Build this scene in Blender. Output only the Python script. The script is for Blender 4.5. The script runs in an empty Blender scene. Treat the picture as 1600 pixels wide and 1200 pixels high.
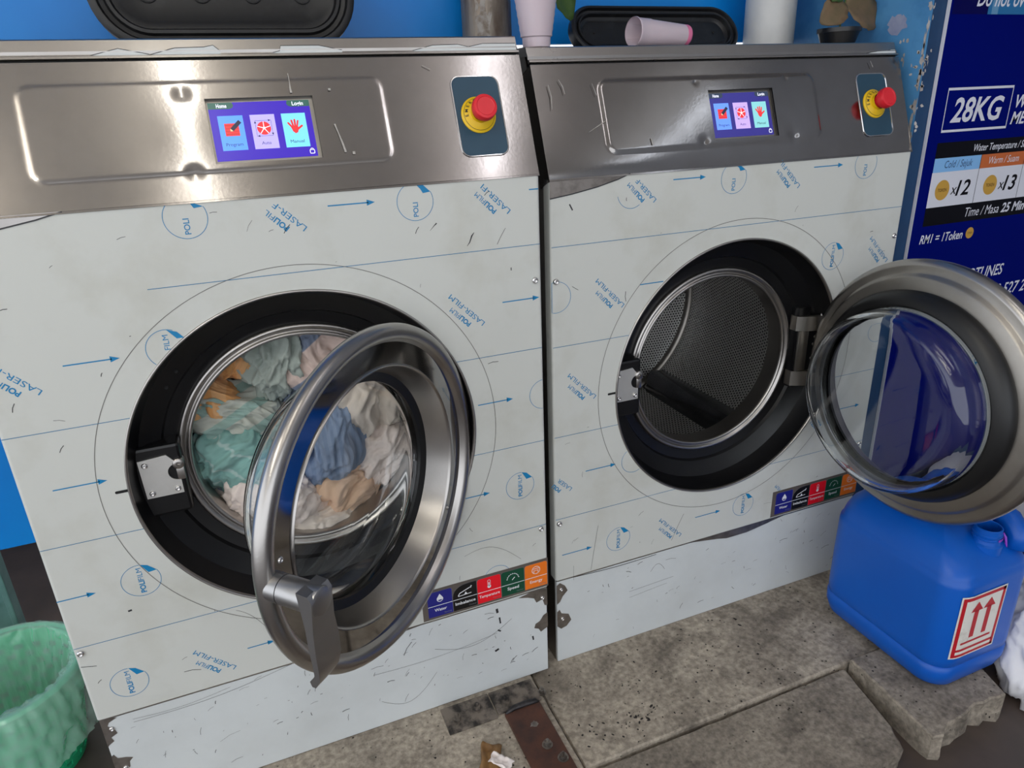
import bpy, bmesh, math, random
from math import sin, cos, pi, radians, hypot, atan2, sqrt
from mathutils import Vector, Matrix, noise

random.seed(7)
SC = bpy.context.scene
COL = SC.collection

# ------------------------------------------------------------------ camera
cam_d = bpy.data.cameras.new('camera'); cam = bpy.data.objects.new('camera', cam_d); COL.objects.link(cam)
cam_d.sensor_width = 36.0; cam_d.lens = 1099.36 / 1600 * 36.0; cam_d.clip_start = 0.02
_r = Vector((0.924359, -0.379720, -0.037058)); _d = Vector((-0.174001, -0.333134, -0.926685)); _f = Vector((0.339535, 0.863038, -0.374007))
M = Matrix((( _r.x, -_d.x, -_f.x, -0.59094), (_r.y, -_d.y, -_f.y, -1.31129), (_r.z, -_d.z, -_f.z, 1.39268), (0, 0, 0, 1)))
cam.matrix_world = M
SC.camera = cam

# ------------------------------------------------------------------ light
SC.view_settings.view_transform = 'Standard'; SC.view_settings.look = 'None'
SC.view_settings.exposure = 0.47; SC.view_settings.gamma = 1.0; SC.view_settings.use_curve_mapping = False
SC.cycles.use_denoising = True; SC.cycles.max_bounces = 10; SC.cycles.transmission_bounces = 10; SC.cycles.diffuse_bounces = 4; SC.cycles.glossy_bounces = 5
w = bpy.data.worlds.new('world'); SC.world = w; w.use_nodes = True
bg = w.node_tree.nodes['Background']; bg.inputs[0].default_value = (0.90, 0.94, 1.0, 1); bg.inputs[1].default_value = 1.4
LAMP_STRENGTH = 6.0
LAMPS = [(-0.655, -1.50, (1.0, 0.97, 0.88), 1.15, 0, .045), (0.66, -1.45, (0.97, 0.95, 1.0), 0.62, 15.5, .06), (1.85, -1.9, (0.80, 0.88, 1.0), 0.35, 0, .05), (-1.9, -1.7, (1.0, 0.97, 0.88), 2.4, 0, .06)]

# ------------------------------------------------------------------ helpers
def ident(): return Matrix.Identity(4)
def T(x, y, z): return Matrix.Translation((x, y, z))
def RZ(a): return Matrix.Rotation(a, 4, 'Z')
def RX(a): return Matrix.Rotation(a, 4, 'X')
def RY(a): return Matrix.Rotation(a, 4, 'Y')

_tc = {}
def text_geo(body, shear=0.0, bold=0.0):
    k = (body, shear, bold)
    if k not in _tc:
        c = bpy.data.curves.new('txt', 'FONT'); c.body = body; c.size = 1.0; c.shear = shear; c.offset = bold; c.resolution_u = 3
        o = bpy.data.objects.new('txt', c)
        m = o.to_mesh()
        vs = [tuple(v.co) for v in m.vertices]; fs = [tuple(p.vertices) for p in m.polygons]
        o.to_mesh_clear(); bpy.data.objects.remove(o); bpy.data.curves.remove(c)
        _tc[k] = (vs, fs)
    return _tc[k]

class MB:
    """collects geometry of one part"""
    def __init__(s, M=None):
        s.v = []; s.f = []; s.m = []; s.M = M or ident(); s.uv = None
    def add(s, vs, fs, mat=0, M=None):
        X = s.M @ M if M is not None else s.M
        b = len(s.v)
        s.v += [tuple(X @ Vector(v)) for v in vs]
        s.f += [tuple(i + b for i in f) for f in fs]
        s.m += [mat] * len(fs)
        return s
    def box(s, x0, x1, y0, y1, z0, z1, mat=0, M=None, bev=0.0):
        if bev <= 0:
            vs = [(x, y, z) for x in (x0, x1) for y in (y0, y1) for z in (z0, z1)]
            fs = [(0, 1, 3, 2), (4, 6, 7, 5), (0, 4, 5, 1), (2, 3, 7, 6), (0, 2, 6, 4), (1, 5, 7, 3)]
            return s.add(vs, fs, mat, M)
        bm = bmesh.new(); bmesh.ops.create_cube(bm, size=1)
        for v in bm.verts: v.co = Vector(((x0 + x1) / 2 + v.co.x * (x1 - x0), (y0 + y1) / 2 + v.co.y * (y1 - y0), (z0 + z1) / 2 + v.co.z * (z1 - z0)))
        bmesh.ops.bevel(bm, geom=bm.edges[:], offset=bev, segments=2, affect='EDGES', profile=0.5)
        bm.verts.index_update()
        vs = [tuple(v.co) for v in bm.verts]; fs = [tuple(v.index for v in f.verts) for f in bm.faces]; bm.free()
        return s.add(vs, fs, mat, M)
    def lathe(s, prof, n=64, mat=0, M=None, a0=0.0, a1=2 * pi, axis='Z'):
        """prof = [(r, h)], revolved about local Z (or about -Y when axis='Y': x=r cos, z=r sin, y=h)"""
        full = abs(a1 - a0 - 2 * pi) < 1e-6
        na = n if full else n + 1
        vs = []; fs = []
        for r, h in prof:
            for i in range(na):
                a = a0 + (a1 - a0) * i / n
                vs.append((r * cos(a), r * sin(a), h) if axis == 'Z' else (r * cos(a), h, r * sin(a)))
        for j in range(len(prof) - 1):
            for i in range(n):
                k = (i + 1) % na
                q = (j * na + i, j * na + k, (j + 1) * na + k, (j + 1) * na + i)
                fs.append(q)
        return s.add(vs, fs, mat, M)
    def poly(s, pts, mat=0, M=None, th=0.0):
        """flat polygon in local XY (normal +Z); th extrudes down -Z"""
        n = len(pts); vs = [(x, y, 0) for x, y in pts]; fs = [tuple(range(n))]
        if th:
            vs += [(x, y, -th) for x, y in pts]; fs.append(tuple(range(2 * n - 1, n - 1, -1)))
            fs += [(i, i + n, (i + 1) % n + n, (i + 1) % n) for i in range(n)]
        return s.add(vs, fs, mat, M)
    def strip(s, pts, wd, mat=0, M=None, closed=False):
        """flat ribbon along a 2D polyline in local XY"""
        n = len(pts); L = []
        for i, p in enumerate(pts):
            a = pts[i - 1] if (i or closed) else p; b = pts[(i + 1) % n] if (i < n - 1 or closed) else p
            dx, dy = b[0] - a[0], b[1] - a[1]; l = hypot(dx, dy) or 1
            ww = wd[i] if isinstance(wd, (list, tuple)) else wd
            L.append((p[0] - dy / l * ww / 2, p[1] + dx / l * ww / 2, 0)); L.append((p[0] + dy / l * ww / 2, p[1] - dx / l * ww / 2, 0))
        fs = [(2 * i, 2 * i + 1, 2 * i + 3, 2 * i + 2) for i in range(n - 1)]
        if closed: fs.append((2 * n - 2, 2 * n - 1, 1, 0))
        return s.add(L, fs, mat, M)
    def tube(s, pts, r, n=10, mat=0, M=None, closed=False, cap=True):
        pts = [Vector(p) for p in pts]; N = len(pts); vs = []; fs = []
        up = None
        for i, p in enumerate(pts):
            a = pts[i - 1] if (i or closed) else p; b = pts[(i + 1) % N] if (i < N - 1 or closed) else p
            t = (b - a).normalized()
            if up is None: up = t.orthogonal().normalized()
            up = (up - t * up.dot(t)).normalized(); sd = t.cross(up)
            rr = r[i] if isinstance(r, (list, tuple)) else r
            for k in range(n):
                q = p + (up * cos(2 * pi * k / n) + sd * sin(2 * pi * k / n)) * rr; vs.append(tuple(q))
        for i in range(N if closed else N - 1):
            j = (i + 1) % N
            for k in range(n):
                l = (k + 1) % n; fs.append((i * n + k, i * n + l, j * n + l, j * n + k))
        if cap and not closed:
            fs.append(tuple(range(n - 1, -1, -1))); fs.append(tuple((N - 1) * n + k for k in range(n)))
        return s.add(vs, fs, mat, M)
    def text(s, body, size, x, y, mat=0, M=None, shear=0.0, bold=0.0, align='L', ang=0.0, width=None):
        vs, fs = text_geo(body, shear, bold)
        if not vs: return s
        x0 = min(v[0] for v in vs); x1 = max(v[0] for v in vs)
        sx = size if width is None else width / (x1 - x0)
        off = {'L': x0, 'C': (x0 + x1) / 2, 'R': x1}[align]
        ca, sa = cos(ang), sin(ang); o = []
        for v in vs:
            px, py = (v[0] - off) * sx, v[1] * size
            o.append((x + px * ca - py * sa, y + px * sa + py * ca, 0))
        return s.add(o, fs, mat, M)
    def build(s, name, mats, parent=None, smooth=False, fix=False, angle=None):
        me = bpy.data.meshes.new(name); me.from_pydata(s.v, [], s.f)
        for m in (mats if isinstance(mats, (list, tuple)) else [mats]): me.materials.append(m)
        me.polygons.foreach_set('material_index', s.m)
        if fix:
            bm = bmesh.new(); bm.from_mesh(me); bmesh.ops.remove_doubles(bm, verts=bm.verts, dist=1e-6)
            bmesh.ops.recalc_face_normals(bm, faces=bm.faces); bm.to_mesh(me); bm.free()
        if smooth: me.polygons.foreach_set('use_smooth', [True] * len(me.polygons))
        if angle is not None:
            me.polygons.foreach_set('use_smooth', [True] * len(me.polygons))
            me.set_sharp_from_angle(angle=radians(angle))
        me.update()
        o = bpy.data.objects.new(name, me); COL.objects.link(o)
        if parent is not None: o.parent = parent
        return o

def empty(name, loc=(0, 0, 0), rz=0.0, parent=None):
    o = bpy.data.objects.new(name, None); COL.objects.link(o); o.location = loc; o.rotation_euler = (0, 0, rz); o.empty_display_size = 0.05
    if parent is not None: o.parent = parent
    return o
def tag(o, label, cat, group=None):
    o['label'] = label; o['category'] = cat
    if group: o['group'] = group
    return o
def struct(o, label=None):
    o['kind'] = 'structure'
    if label: o['label'] = label
    return o

def rrect(x0, x1, y0, y1, r, n=6):
    pts = []
    for cx, cy, a in ((x1 - r, y0 + r, -pi / 2), (x1 - r, y1 - r, 0), (x0 + r, y1 - r, pi / 2), (x0 + r, y0 + r, pi)):
        for i in range(n + 1):
            t = a + pi / 2 * i / n; pts.append((cx + r * cos(t), cy + r * sin(t)))
    return pts
def arc(cx, cy, r, a0, a1, n=24): return [(cx + r * cos(a0 + (a1 - a0) * i / n), cy + r * sin(a0 + (a1 - a0) * i / n)) for i in range(n + 1)]
def ss(a, b, x):
    t = max(0.0, min(1.0, (x - a) / (b - a))); return t * t * (3 - 2 * t)

# ------------------------------------------------------------------ materials
def srgb(r, g, b):
    f = lambda c: (c / 255 / 12.92) if c <= 10.3 else ((c / 255 + 0.055) / 1.055) ** 2.4
    return (f(r), f(g), f(b), 1)

def mat(name, col, rough=0.5, metal=0.0, col2=None, nscale=4.0, ndetail=5.0, nlo=0.35, nhi=0.7, bump=0.0, bscale=200.0, stretch=None, spec=0.5, coat=0.0, rvar=0.0, aniso=0.0):
    m = bpy.data.materials.new(name); m.use_nodes = True; nt = m.node_tree; b = nt.nodes['Principled BSDF']
    b.inputs['Base Color'].default_value = col; b.inputs['Roughness'].default_value = rough; b.inputs['Metallic'].default_value = metal
    b.inputs['Specular IOR Level'].default_value = spec; b.inputs['Coat Weight'].default_value = coat
    tc = nt.nodes.new('ShaderNodeTexCoord')
    src = tc.outputs['Object']
    if stretch:
        mp = nt.nodes.new('ShaderNodeMapping'); mp.inputs['Scale'].default_value = stretch; nt.links.new(src, mp.inputs[0]); src2 = mp.outputs[0]
    else: src2 = src
    if col2 is not None:
        n = nt.nodes.new('ShaderNodeTexNoise'); n.inputs['Scale'].default_value = nscale; n.inputs['Detail'].default_value = ndetail; n.inputs['Roughness'].default_value = 0.6
        nt.links.new(src2, n.inputs['Vector'])
        r = nt.nodes.new('ShaderNodeMapRange'); r.inputs[1].default_value = nlo; r.inputs[2].default_value = nhi; nt.links.new(n.outputs[0], r.inputs[0])
        x = nt.nodes.new('ShaderNodeMix'); x.data_type = 'RGBA'; x.inputs[6].default_value = col; x.inputs[7].default_value = col2
        nt.links.new(r.outputs[0], x.inputs[0]); nt.links.new(x.outputs[2], b.inputs['Base Color'])
        if rvar:
            r2 = nt.nodes.new('ShaderNodeMapRange'); r2.inputs[3].default_value = rough; r2.inputs[4].default_value = rough + rvar
            nt.links.new(r.outputs[0], r2.inputs[0]); nt.links.new(r2.outputs[0], b.inputs['Roughness'])
    if bump:
        n = nt.nodes.new('ShaderNodeTexNoise'); n.inputs['Scale'].default_value = bscale; n.inputs['Detail'].default_value = 3
        nt.links.new(src2, n.inputs['Vector'])
        bp = nt.nodes.new('ShaderNodeBump'); bp.inputs['Strength'].default_value = bump; bp.inputs['Distance'].default_value = 0.002
        nt.links.new(n.outputs[0], bp.inputs['Height']); nt.links.new(bp.outputs[0], b.inputs['Normal'])
    return m

def emis(name, col, s=1.0, rough=0.25):
    m = bpy.data.materials.new(name); m.use_nodes = True; b = m.node_tree.nodes['Principled BSDF']
    b.inputs['Base Color'].default_value = (col[0] * .1, col[1] * .1, col[2] * .1, 1); b.inputs['Emission Color'].default_value = col; b.inputs['Emission Strength'].default_value = s
    b.inputs['Roughness'].default_value = rough
    return m

STEEL = mat('brushed_steel', (0.40, 0.38, 0.36, 1), 0.26, 1.0, (0.335, 0.31, 0.29, 1), 7.0, 6, 0.3, 0.75, bump=0.03, bscale=90, rvar=0.08)
STEEL_P = mat('control_steel', (0.335, 0.318, 0.305, 1), 0.11, 1.0, (0.275, 0.255, 0.24, 1), 7.0, 7, 0.35, 0.75, bump=0.03, bscale=160, rvar=0.08)
STEEL_POL = mat('polished_steel', (0.40, 0.385, 0.37, 1), 0.06, 1.0, (0.33, 0.305, 0.28, 1), 9.0, 8, 0.5, 0.8, rvar=0.12)
STEEL_SAT = mat('satin_steel', (0.44, 0.42, 0.40, 1), 0.29, 1.0, (0.385, 0.365, 0.345, 1), 5.0, 4, 0.35, 0.7, bump=0.05, bscale=300)
STEEL_DULL = mat('dull_steel', (0.39, 0.368, 0.335, 1), 0.40, 1.0, (0.315, 0.292, 0.262, 1), 8.0, 8, 0.35, 0.7, bump=0.05, bscale=200)
STEEL_DK = mat('bare_steel', (0.30, 0.27, 0.245, 1), 0.35, 0.8, (0.17, 0.15, 0.135, 1), 30, 5, 0.4, 0.7)
STEEL_HDL = mat('cast_alloy', (0.46, 0.455, 0.45, 1), 0.36, 1.0, (0.40, 0.395, 0.39, 1), 8.0, 4, 0.35, 0.7)
CHROME = mat('chrome', (0.72, 0.71, 0.70, 1), 0.12, 1.0)
FILM = mat('protective_film', srgb(204, 206, 201), 0.42, 0.0, srgb(186, 185, 174), 5.0, 8, 0.50, 0.85, bump=0.06, bscale=14, spec=0.35)
FILM_K = mat('kick_film', srgb(208, 213, 214), 0.40, 0.0, srgb(196, 200, 200), 4.0, 6, 0.45, 0.8, bump=0.05, bscale=10, spec=0.35)
FILM_W = mat('torn_film', srgb(208, 212, 212), 0.4, 0.0)
PRINT = mat('print_blue', srgb(4, 126, 180), 0.45)
PRINT_L = mat('print_line', srgb(70, 125, 165), 0.45)
PRINT_D = mat('print_dark', srgb(60, 105, 140), 0.45)
SCRATCH = mat('scratch_dark', srgb(45, 45, 48), 0.5)
SCRATCH_L = mat('scratch_grey', srgb(140, 140, 138), 0.5)
CUTLINE = mat('cut_line', srgb(110, 108, 104), 0.5)
BLACK = mat('black_plastic', srgb(16, 16, 18), 0.34, 0.0, srgb(24, 24, 26), 6, 5, 0.4, 0.7)
BLACK_R = mat('black_recess', srgb(13, 13, 15), 0.30, 0.0, srgb(20, 20, 22), 6, 5, 0.4, 0.7, spec=0.45)
RUBBER = mat('black_rubber', srgb(14, 14, 15), 0.42)
BLACK_LID = mat('lid_black', srgb(14, 14, 16), 0.45, 0.0, srgb(34, 34, 36), 30, 8, 0.55, 0.75, bump=0.1, bscale=60)
DARK = mat('dark_gap', srgb(10, 10, 10), 0.7)
WHITE_PT = mat('white_print', srgb(232, 234, 238), 0.45)
GREY_PT = mat('grey_print', srgb(120, 125, 130), 0.45)

def glass_mat():
    m = bpy.data.materials.new('door_glass'); m.use_nodes = True; b = m.node_tree.nodes['Principled BSDF']
    b.inputs['Base Color'].default_value = (0.96, 0.98, 0.98, 1); b.inputs['Roughness'].default_value = 0.0; b.inputs['IOR'].default_value = 1.47
    b.inputs['Transmission Weight'].default_value = 1.0
    return m
GLASS = glass_mat()

def perf_mat():
    """perforated drum sheet: staggered round holes laid out in UV metres"""
    m = bpy.data.materials.new('perforated_steel'); m.use_nodes = True; nt = m.node_tree; b = nt.nodes['Principled BSDF']; N = nt.nodes.new; L = nt.links.new
    uv = N('ShaderNodeUVMap'); sp = N('ShaderNodeSeparateXYZ'); L(uv.outputs[0], sp.inputs[0])
    P = 0.0105
    def mth(op, a, bb=None, c=None):
        n = N('ShaderNodeMath'); n.operation = op
        for i, x in enumerate((a, bb, c)):
            if x is None: continue
            if isinstance(x, (int, float)): n.inputs[i].default_value = x
            else: L(x, n.inputs[i])
        return n.outputs[0]
    v = mth('DIVIDE', sp.outputs[1], P * 0.866); row = mth('FLOOR', v); odd = mth('MULTIPLY', mth('MODULO', row, 2.0), 0.5)
    u = mth('ADD', mth('DIVIDE', sp.outputs[0], P), odd)
    fu = mth('SUBTRACT', mth('FRACT', u), 0.5); fv = mth('MULTIPLY', mth('SUBTRACT', mth('FRACT', v), 0.5), 0.866)
    d = mth('SQRT', mth('ADD', mth('MULTIPLY', fu, fu), mth('MULTIPLY', fv, fv)))
    mr = N('ShaderNodeMapRange'); mr.inputs[1].default_value = 0.24; mr.inputs[2].default_value = 0.31; L(d, mr.inputs[0])
    mx = N('ShaderNodeMix'); mx.data_type = 'RGBA'; mx.inputs[6].default_value = (0.004, 0.004, 0.005, 1); mx.inputs[7].default_value = (0.78, 0.77, 0.75, 1)
    L(mr.outputs[0], mx.inputs[0]); L(mx.outputs[2], b.inputs['Base Color'])
    L(mr.outputs[0], b.inputs['Metallic']); b.inputs['Roughness'].default_value = 0.32
    bp = N('ShaderNodeBump'); bp.inputs['Strength'].default_value = 0.9; bp.inputs['Distance'].default_value = 0.002
    mr2 = N('ShaderNodeMapRange'); mr2.inputs[1].default_value = 0.2; mr2.inputs[2].default_value = 0.5; L(d, mr2.inputs[0])
    L(mr2.outputs[0], bp.inputs['Height']); L(bp.outputs[0], b.inputs['Normal'])
    return m
PERF = perf_mat()

def fabric(name, c1, c2=None, scale=30.0, width=0.5, axis='X', rough=0.9, rot=(0, 0, 0), c3=None):
    m = bpy.data.materials.new(name); m.use_nodes = True; nt = m.node_tree; b = nt.nodes['Principled BSDF']; N = nt.nodes.new; L = nt.links.new
    b.inputs['Roughness'].default_value = rough; b.inputs['Base Color'].default_value = c1; b.inputs['Specular IOR Level'].default_value = 0.15
    b.inputs['Sheen Weight'].default_value = 0.15
    tc = N('ShaderNodeTexCoord'); mp = N('ShaderNodeMapping'); mp.inputs['Rotation'].default_value = rot; L(tc.outputs['Object'], mp.inputs[0])
    nz = N('ShaderNodeTexNoise'); nz.inputs['Scale'].default_value = 14; nz.inputs['Detail'].default_value = 4; L(tc.outputs['Object'], nz.inputs['Vector'])
    if c2 is not None:
        wv = N('ShaderNodeTexWave'); wv.bands_direction = axis; wv.inputs['Scale'].default_value = scale; wv.inputs['Distortion'].default_value = 2.2; wv.inputs['Detail'].default_value = 1.5; wv.inputs['Detail Scale'].default_value = 0.6
        L(mp.outputs[0], wv.inputs['Vector'])
        r = N('ShaderNodeMapRange'); r.inputs[1].default_value = width - 0.04; r.inputs[2].default_value = width + 0.04; L(wv.outputs['Fac'], r.inputs[0])
        x = N('ShaderNodeMix'); x.data_type = 'RGBA'; x.inputs[6].default_value = c1; x.inputs[7].default_value = c2; L(r.outputs[0], x.inputs[0])
        base = x.outputs[2]
    else:
        base = None
    h = N('ShaderNodeMix'); h.data_type = 'RGBA'; h.blend_type = 'MULTIPLY'; h.inputs[0].default_value = 1.0
    mr = N('ShaderNodeMapRange'); mr.inputs[1].default_value = 0.3; mr.inputs[2].default_value = 0.7; mr.inputs[3].default_value = 0.82; mr.inputs[4].default_value = 1.05; L(nz.outputs[0], mr.inputs[0])
    if base is not None: L(base, h.inputs[6])
    else: h.inputs[6].default_value = c1
    L(mr.outputs[0], h.inputs[7]); L(h.outputs[2], b.inputs['Base Color'])
    f = N('ShaderNodeTexNoise'); f.inputs['Scale'].default_value = 700; L(tc.outputs['Object'], f.inputs['Vector'])
    bp = N('ShaderNodeBump'); bp.inputs['Strength'].default_value = 0.25; bp.inputs['Distance'].default_value = 0.001; L(f.outputs[0], bp.inputs['Height']); L(bp.outputs[0], b.inputs['Normal'])
    return m

def concrete(name, c1, c2, c3, seed=0.0):
    m = bpy.data.materials.new(name); m.use_nodes = True; nt = m.node_tree; b = nt.nodes['Principled BSDF']; N = nt.nodes.new; L = nt.links.new
    b.inputs['Roughness'].default_value = 0.85; b.inputs['Specular IOR Level'].default_value = 0.3
    tc = N('ShaderNodeTexCoord'); mp = N('ShaderNodeMapping'); mp.inputs['Location'].default_value = (seed, seed * 1.7, 0); L(tc.outputs['Object'], mp.inputs[0])
    def nz(s, d, lo, hi):
        n = N('ShaderNodeTexNoise'); n.inputs['Scale'].default_value = s; n.inputs['Detail'].default_value = d; n.inputs['Roughness'].default_value = 0.62; L(mp.outputs[0], n.inputs['Vector'])
        r = N('ShaderNodeMapRange'); r.inputs[1].default_value = lo; r.inputs[2].default_value = hi; L(n.outputs[0], r.inputs[0]); return r.outputs[0], n.outputs[0]
    a, ar = nz(5, 8, 0.38, 0.66); g, gr = nz(75, 9, 0.36, 0.66); d, dr = nz(9, 10, 0.50, 0.66)
    x = N('ShaderNodeMix'); x.data_type = 'RGBA'; x.inputs[6].default_value = c1; x.inputs[7].default_value = c2; L(a, x.inputs[0])
    y = N('ShaderNodeMix'); y.data_type = 'RGBA'; y.inputs[7].default_value = c3; L(x.outputs[2], y.inputs[6])
    mm = N('ShaderNodeMath'); mm.operation = 'MULTIPLY'; mm.inputs[1].default_value = 0.7; L(d, mm.inputs[0]); L(mm.outputs[0], y.inputs[0])
    z = N('ShaderNodeMix'); z.data_type = 'RGBA'; z.blend_type = 'MULTIPLY'; z.inputs[0].default_value = 1.0; L(y.outputs[2], z.inputs[6])
    r3 = N('ShaderNodeMapRange'); r3.inputs[3].default_value = 0.62; r3.inputs[4].default_value = 1.18; L(g, r3.inputs[0]); L(r3.outputs[0], z.inputs[7])
    # small pits
    vo = N('ShaderNodeTexVoronoi'); vo.inputs['Scale'].default_value = 55; vo.inputs['Randomness'].default_value = 1.0; L(mp.outputs[0], vo.inputs['Vector'])
    pr = N('ShaderNodeMapRange'); pr.inputs[1].default_value = 0.10; pr.inputs[2].default_value = 0.17; L(vo.outputs['Distance'], pr.inputs[0])
    pm, _ = nz(7, 3, 0.5, 0.58); inv = N('ShaderNodeMath'); inv.operation = 'SUBTRACT'; inv.inputs[0].default_value = 1.0; L(pm, inv.inputs[1])
    mxp = N('ShaderNodeMath'); mxp.operation = 'MAXIMUM'; L(pr.outputs[0], mxp.inputs[0]); L(inv.outputs[0], mxp.inputs[1])
    q = N('ShaderNodeMix'); q.data_type = 'RGBA'; q.inputs[6].default_value = srgb(44, 40, 36); L(z.outputs[2], q.inputs[7]); L(mxp.outputs[0], q.inputs[0])
    L(q.outputs[2], b.inputs['Base Color'])
    ad = N('ShaderNodeMath'); ad.operation = 'MULTIPLY_ADD'; ad.inputs[1].default_value = 0.5; L(gr, ad.inputs[0]); L(mxp.outputs[0], ad.inputs[2])
    bp = N('ShaderNodeBump'); bp.inputs['Strength'].default_value = 0.6; bp.inputs['Distance'].default_value = 0.003; L(ad.outputs[0], bp.inputs['Height']); L(bp.outputs[0], b.inputs['Normal'])
    return m

# ------------------------------------------------------------------ setting
FLOOR_Z = -0.08
m_floor = mat('floor_vinyl', srgb(88, 76, 70), 0.45, 0, srgb(70, 62, 58), 6, 6)
o = MB().box(-4.5, 5, -6, 3, FLOOR_Z - 0.1, FLOOR_Z).build('floor', m_floor); struct(o, 'dark brown floor beyond the concrete slabs')
m_ceil = mat('ceiling_paint', srgb(222, 216, 208), 0.8)
o = MB().box(-4.5, 5, -4.2, 3, 2.85, 2.95).build('ceiling', m_ceil); struct(o)
m_blue = mat('bulkhead_blue', srgb(6, 132, 214), 0.35, 0, srgb(2, 120, 206), 2.0, 3, spec=0.4)
b = MB()
b.box(-3.2, -1.03, 0.55, 0.57, 0.40, 2.85); b.box(-1.03, 1.075, 0.55, 0.57, 1.525, 2.85)
o = b.build('wall_back', m_blue); struct(o, 'bright blue partition behind the machines')
m_wall_lit = mat('wall_paint_lit', srgb(84, 148, 198), 0.45, 0, srgb(62, 124, 176), 9, 8, 0.45, 0.7, bump=0.1, bscale=40)  # side face: same paint as the front, light put into the colour
m_wall_shaded = mat('wall_paint_shaded', srgb(14, 62, 104), 0.5, 0, srgb(10, 50, 88), 7, 6)  # front face: same paint, with its shade put into the colour
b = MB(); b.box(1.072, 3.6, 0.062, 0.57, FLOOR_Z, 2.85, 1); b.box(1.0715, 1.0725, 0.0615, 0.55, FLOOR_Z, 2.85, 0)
wall_r = b.build('wall_right', [m_wall_lit, m_wall_shaded]); struct(wall_r, 'blue painted wall beside the right machine with chipped corner')
o = MB().box(2.2, 2.3, -6, 0.062, FLOOR_Z, 2.85).build('light_block_wall', mat('light_block_paint', srgb(150, 153, 160), 0.7)); struct(o)  # unseen wall, added to cut the daylight coming from the right
# flaked paint on the corner and the wall side
m_flake = mat('flaked_plaster', srgb(205, 200, 195), 0.8, 0, srgb(150, 140, 135), 40, 4)
m_patch = mat('bare_patch', srgb(160, 165, 188), 0.7, 0, srgb(130, 140, 175), 20, 4)
def blob2(cx, cy, rx, ry, n=18, j=0.35, seed=0):
    rnd = random.Random(seed)
    return [(cx + rx * cos(2 * pi * i / n) * (1 + j * (rnd.random() - .5) * 2), cy + ry * sin(2 * pi * i / n) * (1 + j * (rnd.random() - .5) * 2)) for i in range(n)]
MS = Matrix(((0, 0, -1, 1.0706), (-1, 0, 0, 0), (0, 1, 0, 0), (0, 0, 0, 1)))   # (a,b) -> y=-a, z=b on the wall side, facing -x
b = MB()
b.poly(blob2(-0.155, 1.535, 0.028, 0.022, 22, 0.3, 3), 0, MS)
b.build('paint_patch', m_patch, wall_r)
b = MB()
rnd = random.Random(5); zc = 1.02
while zc < 1.62:
    L = rnd.uniform(0.012, 0.04)
    b.poly(blob2(-0.066 - rnd.random() * 0.004, zc + L / 2, rnd.uniform(0.003, 0.007), L * 0.6, 12, 0.5, rnd.random()), 0, MS)
    zc += L * rnd.uniform(0.7, 1.8)
for i in range(26):
    b.poly(blob2(-rnd.uniform(0.07, 0.14), rnd.uniform(1.28, 1.5), rnd.uniform(0.001, 0.005), rnd.uniform(0.002, 0.007), 9, 0.5, rnd.random()), 0, MS)
MF = Matrix(((1, 0, 0, 0), (0, 0, -1, 0.0615), (0, 1, 0, 0), (0, 0, 0, 1)))
for i in range(22):
    b.poly(blob2(1.0735 + abs(rnd.gauss(0, 0.006)), rnd.uniform(1.25, 1.6), rnd.uniform(0.001, 0.006), rnd.uniform(0.002, 0.008), 9, 0.5, rnd.random()), 0, MF)
b.build('flaked_paint', m_flake, wall_r)['kind'] = 'stuff'

# service area under the partition (left, behind the basket)
m_teal = mat('teal_metal', srgb(112, 150, 146), 0.4, 0.3, srgb(84, 120, 118), 8, 5)
o = MB().box(-3.2, -1.0, 1.5, 1.55, FLOOR_Z, 0.9).build('wall_service', mat('service_dark', srgb(34, 32, 30), 0.8)); struct(o)
b = MB()
for x0, x1, y in ((-1.44, -1.30, 0.62), (-1.30, -1.285, 0.608), (-1.415, -1.405, 0.612), (-1.35, -1.342, 0.612)):
    b.box(x0, x1, y, y + 0.05, FLOOR_Z, 0.62, 0, None, 0.003)
for z in (0.05, 0.2, 0.33): b.box(-1.325, -1.315, 0.612, 0.625, z, z + 0.01, 0)
tag(b.build('cabinet_post', m_teal), 'pale teal metal upright behind the green basket', 'post')

# ------------------------------------------------------------------ ceiling lamps
m_housing = mat('lamp_housing', srgb(225, 225, 222), 0.5)
for i, (x, y, c, k, ya, hw) in enumerate(LAMPS):
    t = empty('ceiling_lamp', (x, y, 2.62), radians(ya)); tag(t, 'hanging fluorescent tube lamp, %s from the left above the aisle' % ('first second third fourth'.split()[[1, 2, 3, 0][i]]), 'lamp', 'tube lamps above the aisle')
    e = emis('lamp_light', (c[0], c[1], c[2], 1), LAMP_STRENGTH * k)
    MB().box(-hw, hw, -0.65, 0.65, -0.03, 0.03, 0, None, 0.02).build('tube', e, t)
    for q in (-1, 1):
        MB().box(-hw - .005, hw + .005, q * 0.67 - .02, q * 0.67 + .02, -0.035, 0.035, 0, None, 0.01).build('end_cap', m_housing, t)
        MB().tube([(0, q * .5, .03), (0, q * .5, .228)], .004, 6).build('cord', m_housing, t)

# ------------------------------------------------------------------ washing machines
CX, CZ, RO = 0.5, 0.75, 0.334
Z_SEAM, Z_TOP = 0.267, 1.2568
SD = Vector((0, 0.083, 0.2162)).normalized(); SN = Vector((0, -SD.z, SD.y))      # slope direction and outward normal of the control panel
MPAN = Matrix(((1, 0, 0, 0), (0, SD.y, SN.y, 0), (0, SD.z, SN.z, Z_TOP), (0, 0, 0, 1)))
PAN_L = 0.2316
def MFRONT(y): return Matrix(((1, 0, 0, 0), (0, 0, -1, y), (0, 1, 0, 0), (0, 0, 0, 1)))   # (x, z) print plane facing -y

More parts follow.
